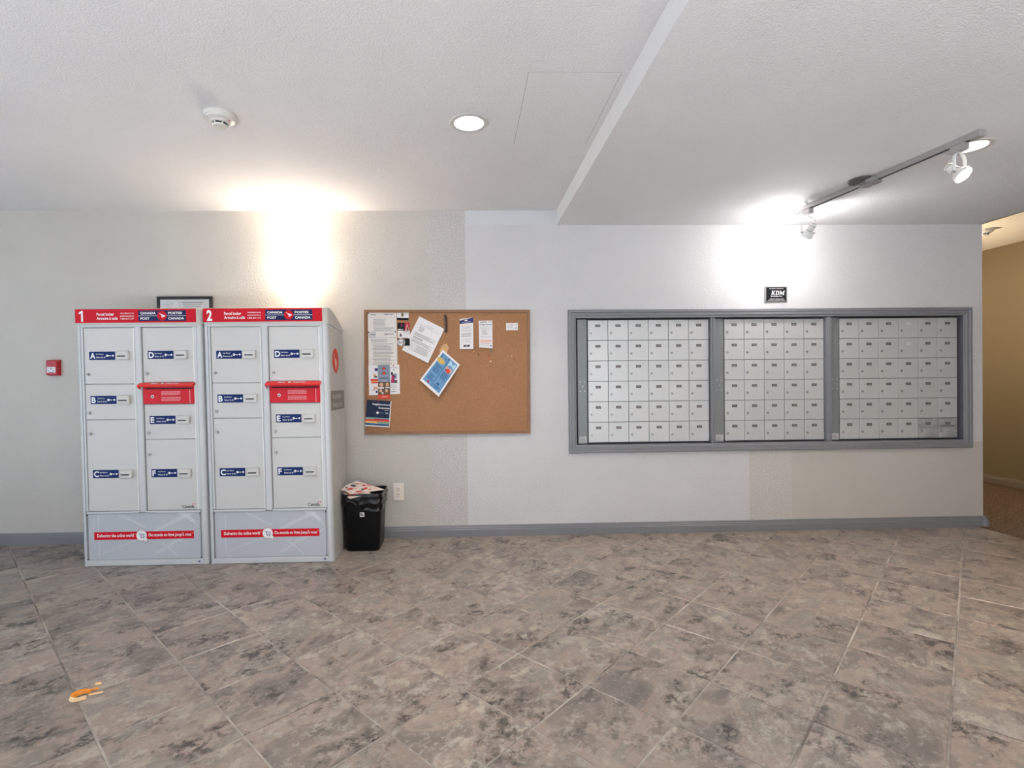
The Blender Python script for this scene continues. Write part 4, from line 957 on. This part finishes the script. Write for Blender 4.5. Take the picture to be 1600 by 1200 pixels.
sheet('white_leaflet', 'narrow white leaflet with peach lower half, right of its navy topped twin', 'leaflet', [(.0965, 1.4720), (.1890, 1.4730), (.1900, 1.2830), (.0975, 1.2900)], 2,
 [('l', .08, .03, .60, .08, 1, 'dkprint'), ('l', .70, .03, .94, .08, 1, 'greyprint'), ('l', .06, .12, .94, .17, 1, 'bluedk'), ('r', .30, .135, .36, .185, 'dkprint'), ('l', .08, .21, .90, .34, 3, 'lgprint'), ('l', .20, .36, .60, .46, 3, 'greyprint'), ('l', .20, .47, .70, .53, 2, 'greyprint'), ('l', .08, .56, .92, .64, 2, 'lgprint'), ('r', .02, .69, .98, .80, 'peach'), ('l', .08, .71, .92, .86, 3, 'salmon'), ('l', .08, .88, .80, .94, 2, 'lgprint')], lift=(0, 0, .006, .014))
sheet('business_card', 'small white business card alone at the board\'s upper right', 'card', [(.2835, 1.4545), (.3640, 1.4550), (.3640, 1.4060), (.2835, 1.4060)], 1,
 [('d', .50, .25, .06, .09, 'salmon'), ('d', .86, .25, .07, .10, 'lgprint'), ('r', .77, .60, .93, .84, 'lgprint'), ('l', .10, .30, .62, .66, 3, 'lgprint'), ('l', .10, .72, .66, .80, 1, 'lgprint')])
sheet('safety_sheet', 'white illustrated safety tips sheet behind the grey leaflet, lower left of the board', 'paper', [(-.6540, 1.1760), (-.4450, 1.1780), (-.4425, .9800), (-.6515, .9730)], 3,
 [('r', .20, .10, .30, .20, 'purple'), ('d', .20, .34, .05, .05, 'skin'), ('r', .18, .37, .28, .42, 'dkprint'), ('r', .06, .46, .30, .53, 'redpr'), ('r', .08, .53, .28, .56, 'sand'), ('r', .08, .56, .30, .61, 'redpr'), ('d', .22, .76, .07, .05, 'skin'), ('r', .14, .79, .28, .82, 'salmon'), ('r', .22, .86, .28, .94, 'purple'), ('l', .07, .83, .2, .86, 1, 'bluedk'),
  ('t', 'Safety Tips', .60, .075, .93, .125, 'black', .01), ('t', 'For', .78, .15, .85, .195, 'black', .01), ('r', .80, .30, .91, .48, 'steelblue'), ('r', .72, .52, .92, .62, 'dkprint'), ('p', [(.74, .28), (.88, .40), (.84, .44), (.72, .34)], 'dkprint'), ('d', .755, .28, .035, .035, 'black'), ('p', [(.74, .38), (.82, .36), (.84, .50), (.80, .62), (.72, .60)], 'magenta'),
  ('t', 'walkers,', .70, .67, .89, .71, 'dkprint', .01), ('t', 'runners,', .70, .74, .89, .78, 'dkprint', .01), ('t', 'and', .76, .81, .84, .85, 'dkprint', .01), ('t', 'joggers', .70, .88, .89, .93, 'dkprint', .01)])
sheet('grey_leaflet', 'steel grey leaflet with two red emblems, photos and a red foot', 'leaflet', [(-.5905, 1.1770), (-.5085, 1.1770), (-.5080, .9480), (-.5905, .9480)], 4,
 [('r', 0, 0, 1, .50, 'steelblue'), ('r', 0, .50, 1, .88, 'brownpr'), ('r', 0, .88, 1, 1, 'redpr'), ('p', [(.50, .04), (.68, .13), (.32, .13)], 'dkprint'), ('p', [(.50, .05), (.62, .14), (.38, .14)], 'redpr'), ('r', .40, .14, .60, .155, 'salmon'), ('p', [(.50, .17), (.70, .27), (.30, .27)], 'dkprint'), ('p', [(.50, .18), (.64, .28), (.36, .28)], 'redpr'), ('l', .15, .31, .85, .33, 1, 'lgprint'), ('l', .30, .355, .70, .38, 1, 'navy'), ('l', .15, .395, .85, .42, 1, 'navy'), ('l', .25, .44, .75, .48, 2, 'lgprint'),
  ('d', .28, .58, .16, .06, 'skin'), ('d', .76, .58, .13, .06, 'skin'), ('r', .0, .655, .48, .70, 'paper'), ('r', .56, .655, .98, .69, 'lgprint'), ('d', .22, .76, .12, .05, 'skin'), ('d', .70, .76, .13, .05, 'skin'), ('r', .30, .80, .46, .86, 'lgprint'), ('r', 0, .70, 1, .715, 'black'), ('r', .48, .50, .52, .88, 'dkprint'), ('l', .30, .925, .80, .96, 1, 'peach')], 'steelblue')
sheet('navy_booklet', 'navy Neighbourhood Response booklet with coloured stripes at the board\'s lower left corner', 'booklet', [(-.6640, .9440), (-.5005, .9310), (-.5160, .7540), (-.6800, .7660)], 4,
 [('r', 0, 0, .965, .66, 'navypr'), ('t', 'Neighbourhood', .24, .12, .94, .20, 'paper', .03), ('t', 'Response', .50, .245, .94, .325, 'paper', .03), ('l', .74, .35, .90, .38, 1, 'lgprint'), ('d', .47, .47, .05, .05, 'paper'), ('l', .54, .45, .72, .49, 1, 'steelblue'), ('r', .78, .44, .91, .50, 'steelblue'), ('r', 0, .66, .97, .715, 'teal'), ('r', 0, .725, .97, .80, 'redpr'), ('r', 0, .80, .55, .87, 'sand'), ('r', .50, .81, .98, .87, 'green'), ('r', 0, .88, .98, .955, 'bluedk'), ('r', .0, .95, .6, .975, 'lgprint'), ('r', .35, .70, .97, .725, 'crimson')], 'paper', th=.003, lift=(.006, .001, .002, .007))

# pins
def pin(x, z, m, label, y=CORK, big=False):
    b = MB(); k = 1
    b.lathe([(.00001, .0085), (.0036, .008), (.0045, .006), (.0032, .003), (.0042, .0006), (.0042, 0), (.00001, 0)], (0, 0, 0), (0, -1, 0), M[m], 12)
    tag(b.build('push_pin', None, (x, y, z)), label, 'pin', 'push pins on the cork board')
Yp = CORK-.004
pin(-.6500, 1.5285, 'black', 'black pin at the top corner of the upper notice page', Yp)
pin(-.6485, 1.3985, 'black', 'black pin at the left corner of the lower notice page', Yp-.002)
pin(-.4690, 1.4000, 'black', 'black pin at the right corner of the lower notice page', Yp-.002)
pin(-.4855, 1.1715, 'firered', 'red pin at the top of the safety tips sheet', Yp-.002)
pin(-.1310, 1.1420, 'black', 'black pin through the blue leaflet', -.0355)
pin(.1775, 1.3000, 'black', 'black pin at the foot of the peach and white leaflet', -.026)
pin(.0630, 1.2640, 'sand', 'pale yellow pin below the navy topped leaflet')
pin(.0930, 1.2425, 'black', 'black pin left of the pin cluster under the leaflets')
pin(.1745, 1.2680, 'green', 'green pin just under the peach leaflet, left of a pair')
pin(.1865, 1.2690, 'teal', 'teal pin just under the peach leaflet, right of a pair')
pin(.1590, 1.2375, 'crimson', 'dark red pin beside a green one in the cluster')
pin(.1740, 1.2420, 'green', 'green pin in the middle of the cluster')
pin(.1675, 1.2180, 'redpr', 'red pin low in the cluster')
pin(.1755, 1.1950, 'peach', 'cream pin lowest in the cluster')
pin(.3375, 1.2030, 'firered', 'dark red pin alone near the board\'s right side')
pin(.3190, 1.2290, 'sand', 'pale pin above the lone dark red one')
pin(-.5900, .9290, 'firered', 'red pin on the navy booklet', Yp-.010)

# dark metal clip hung at the top of the board
b = MB(); P = [(-.1345, 1.512), (-.1270, 1.505), (-.1225, 1.480), (-.1215, 1.440), (-.1225, 1.400), (-.128, 1.392)]
b.tube([(x, CORK-.007, z) for x, z in P], 0, M['clipmetal'], 10, flat=((1, 0, 0), .0052, .006))
b.tube([(x-.0085, CORK-.006, z) for x, z in [(-.1285, 1.512), (-.1275, 1.47), (-.1265, 1.43), (-.1260, 1.395)]], 0, M['clipmid'], 10, flat=((1, 0, 0), .0055, .004))
for z in (1.468, 1.45): b.cyl((-.137, CORK-.009, z), (0, -1, 0), .002, .002, M['keyhole'], 8)
tag(b.build('pocket_clip', None, org=(-.129, CORK-.006, 1.452)), 'narrow dark metal clip hanging at the top of the cork board beside the letter', 'clip')

# ------------------------------------------------------------------ waste bin and flyers
t = empty('waste_bin', (-.656, -.165, 0)); tag(t, 'black plastic waste bin with a liner bag beside the right parcel locker', 'bin')
def rrect(hx, hy, r, n=5):
    out = []
    for cx, cy, a0 in ((hx-r, hy-r, 0), (-hx+r, hy-r, PI/2), (-hx+r, -hy+r, PI), (hx-r, -hy+r, 3*PI/2)):
        for i in range(n+1):
            a = a0+PI/2*i/n; out.append((cx+r*math.cos(a), cy+r*math.sin(a)))
    return out
def resample(p, n):
    P = [Vector(q) for q in p]; P.append(P[0]); L = [0]
    for i in range(len(P)-1): L.append(L[-1]+(P[i+1]-P[i]).length)
    out = []; k = 0
    for i in range(n):
        t_ = L[-1]*i/n
        while L[k+1] < t_: k += 1
        q = P[k].lerp(P[k+1], (t_-L[k])/max(1e-9, L[k+1]-L[k])); out.append((q.x, q.y))
    return out
def loft(b, rings, m, cap0=True, smooth=True):
    n = len(rings[0]); vs = [p for r in rings for p in r]
    fs = [(j*n+i, j*n+(i+1) % n, (j+1)*n+(i+1) % n, (j+1)*n+i) for j in range(len(rings)-1) for i in range(n)]
    if cap0: fs.append(tuple(reversed(range(n))))
    b.add(vs, fs, m, smooth)
def ring(hx, hy, r, z, sx=0): return [(x+sx, y, z) for x, y in rrect(hx, hy, r)]
b = MB()
loft(b, [ring(.100, .112, .03, 0), ring(.104, .116, .032, .006), ring(.122, .122, .035, .345), ring(.127, .127, .036, .350), ring(.127, .127, .036, .358), ring(.120, .120, .035, .358), ring(.117, .117, .034, .34), ring(.102, .112, .03, .02)], M['bin']); b.build('bucket', t)
b = MB(); rings = []
for j in range(19):
    if j < 3: hx, hy, z = ((.112, .112, .28), (.119, .119, .348), (.1245, .1255, .360))[j]
    else:
        k = (j-3)/15; hx = .1275+.0035*math.sin(PI*min(1, k*1.25)); hy = .130+.005*math.sin(PI*min(1, k*1.25)); z = .360-.092*k
    rg = []; rr = resample(rrect(hx, hy, .036, 8), 120); nn = len(rr); sw = max(0, j-3)/15
    for i, (x, y) in enumerate(rr):
        a = 2*PI*i/nn
        f1 = math.sin(z*150+3.2*math.sin(2*a+.6)+1.2*math.sin(7*a)); f2 = math.sin(z*95-5*math.sin(a+1)+.9*math.sin(11*a)); f3 = math.sin(13*a+z*60)
        amp = .0042*min(1, sw*3)*(1-.3*sw)
        d = Vector((x, y)).normalized()*amp*(.7*f1*abs(f1)+.5*f2+.25*f3-.75)
        zz = z+sw*(.020*math.sin(2*a+.9)+.012*math.sin(5*a+2)+.007*math.sin(9*a))+(.004*math.sin(3*a+1) if j < 4 else 0)
        rg.append((x+d.x, y+d.y, zz))
    rings.append(rg)
loft(b, rings, M['bag'], False); b.build('liner_bag', t)
b = MB(); b.box(-.012, -.1225, .218, .015, -.119, .246, M['paper'], .0004); b.rect(-.008, .232, .001, .242, -.1228, M['dkprint']); b.rect(-.007, .226, .011, .231, -.1228, M['black']); b.rect(.003, .236, .011, .239, -.1228, M['greyprint']); b.build('sticker', t)

# crumpled flyers on the bin
def flyer(label, q, seed, layer, bulge):
    random.seed(seed); N = 8; b = MB()
    def P(u, v, e=0):
        w = ((1-u)*(1-v), u*(1-v), u*v, (1-u)*v)
        p = [sum(a*c[k] for a, c in zip(w, q)) for k in range(3)]
        p[2] += bulge*math.sin(PI*u)*math.sin(PI*v)+.003*math.sin(7*u+seed)*math.cos(5*v)+e; return tuple(p)
    vs = [P(i/N, j/N) for j in range(N+1) for i in range(N+1)]
    fs = [(j*(N+1)+i, j*(N+1)+i+1, (j+1)*(N+1)+i+1, (j+1)*(N+1)+i) for j in range(N) for i in range(N)]
    b.add(vs, [tuple(reversed(f)) for f in fs], M['news'], True); vs2 = [P(i/N, j/N, -.0015) for j in range(N+1) for i in range(N+1)]; b.add(vs2, fs, M['news'], True)
    ed = [(i/N, 0) for i in range(N)]+[(1, i/N) for i in range(N)]+[(1-i/N, 1) for i in range(N)]+[(0, 1-i/N) for i in range(N)]
    for i in range(len(ed)):
        p, r = ed[i], ed[(i+1) % len(ed)]; b.face([P(*p, -.0015), P(*p), P(*r), P(*r, -.0015)], M['news'])
    mm = ['redpr', 'redpr', 'salmon', 'dkprint', 'lgprint', 'crimson', 'greyprint', 'paper']
    for k in range(26):
        u, v = random.uniform(.05, .85), random.uniform(.05, .85); du, dv = random.uniform(.06, .20), random.uniform(.05, .15)
        vs = [P(u+du*i/2, v+dv*j/2, .0012+.0001*k) for j in range(3) for i in range(3)]
        b.add(vs, [(j*3+i+3, j*3+i+4, j*3+i+1, j*3+i) for j in range(2) for i in range(2)], M[mm[k % 8]])
    for (u, v, r, m) in ((.2, .45, .12, 'redpr'), (.45, .25, .08, 'dkprint'), (.17, .40, .05, 'salmon')):
        b.face([P(u+r*math.cos(2*PI*i/14), v+r*math.sin(2*PI*i/14), .005) for i in range(14)], M[m])
    c = P(.5, .5); return tag(b.build('paper_flyer', None, org=c), label, 'flyer', 'flyers thrown in the bin')
flyer('crumpled newsprint flyer lying on top in the waste bin', [(-.7895, -.262, .390), (-.722, -.130, .418), (-.5265, -.205, .371), (-.722, -.302, .3665)], 5, 0, .003)
flyer('flyer with a pointed corner hanging under the top one over the bin\'s front', [(-.779, -.262, .368), (-.70, -.175, .380), (-.60, -.275, .3655), (-.722, -.316, .340)], 9, 0, .003)

# ------------------------------------------------------------------ scraps on the floor
def scrap(loc, rot, pts, w, m1, m2, label, hgt=.012):
    # curled strip of peel: an arc with an orange outside and pale inside
    b = MB(); n = len(pts); vs = []
    for i, (x, y) in enumerate(pts):
        p = Vector((x, y)); t_ = (Vector(pts[min(i+1, n-1)])-Vector(pts[max(i-1, 0)])).normalized(); nn = Vector((-t_.y, t_.x))
        ww = w*(math.sin(PI*(i+.12)/(n-.76))**.7)
        for o, z in ((-1, .0012), (-.4, hgt), (.4, hgt*.9), (1, .0018)):
            vs.append((p.x+nn.x*ww*o, p.y+nn.y*ww*o, z))
    fs1 = []; fs2 = []
    for i in range(n-1):
        for j in range(3): (fs1 if j > 0 else fs2).append((4*i+j, 4*i+j+1, 4*(i+1)+j+1, 4*(i+1)+j))
    b.add(vs, [tuple(reversed(f)) for f in fs1], m1, True); b.add(vs, [tuple(reversed(f)) for f in fs2], m2, True)
    b.add([(x, y, 0.0004) for x, y, z in vs], [(4*i, 4*i+3, 4*(i+1)+3, 4*(i+1)) for i in range(n-1)], m2)
    o = b.build('orange_peel', None, loc); o.rotation_euler = (0, 0, rot)
    tag(o, label, 'scrap', 'scraps of orange peel on the floor'); return o
scrap((-1.3070, -1.754, 0), 0, [(-.018+.030*math.cos(a)+.010, .024*math.sin(a)) for a in [1.1+.36*i for i in range(11)]]+[(.014, -.012)], .010, M['orange'], M['cream'], 'largest curled scrap of orange peel on the floor tiles', .014)
scrap((-1.3050, -1.716, 0), .5, [(-.015, 0), (-.007, .002), (.002, .003), (.010, .002), (.016, 0)], .006, M['cream'], M['orange'], 'small pale scrap of peel in the middle of three', .007)
scrap((-1.3120, -1.682, 0), .3, [(-.010, 0), (-.003, .003), (.005, .003), (.010, 0)], .006, M['orange'], M['cream'], 'small orange scrap of peel farthest from the viewer', .008)
scrap((-1.2790, -1.740, 0), .35, [(-.022, 0), (-.010, .003), (.003, .002), (.012, .004), (.020, .003)], .004, M['orange'], M['cream'], 'thin frayed strip of peel beside the largest scrap', .006)
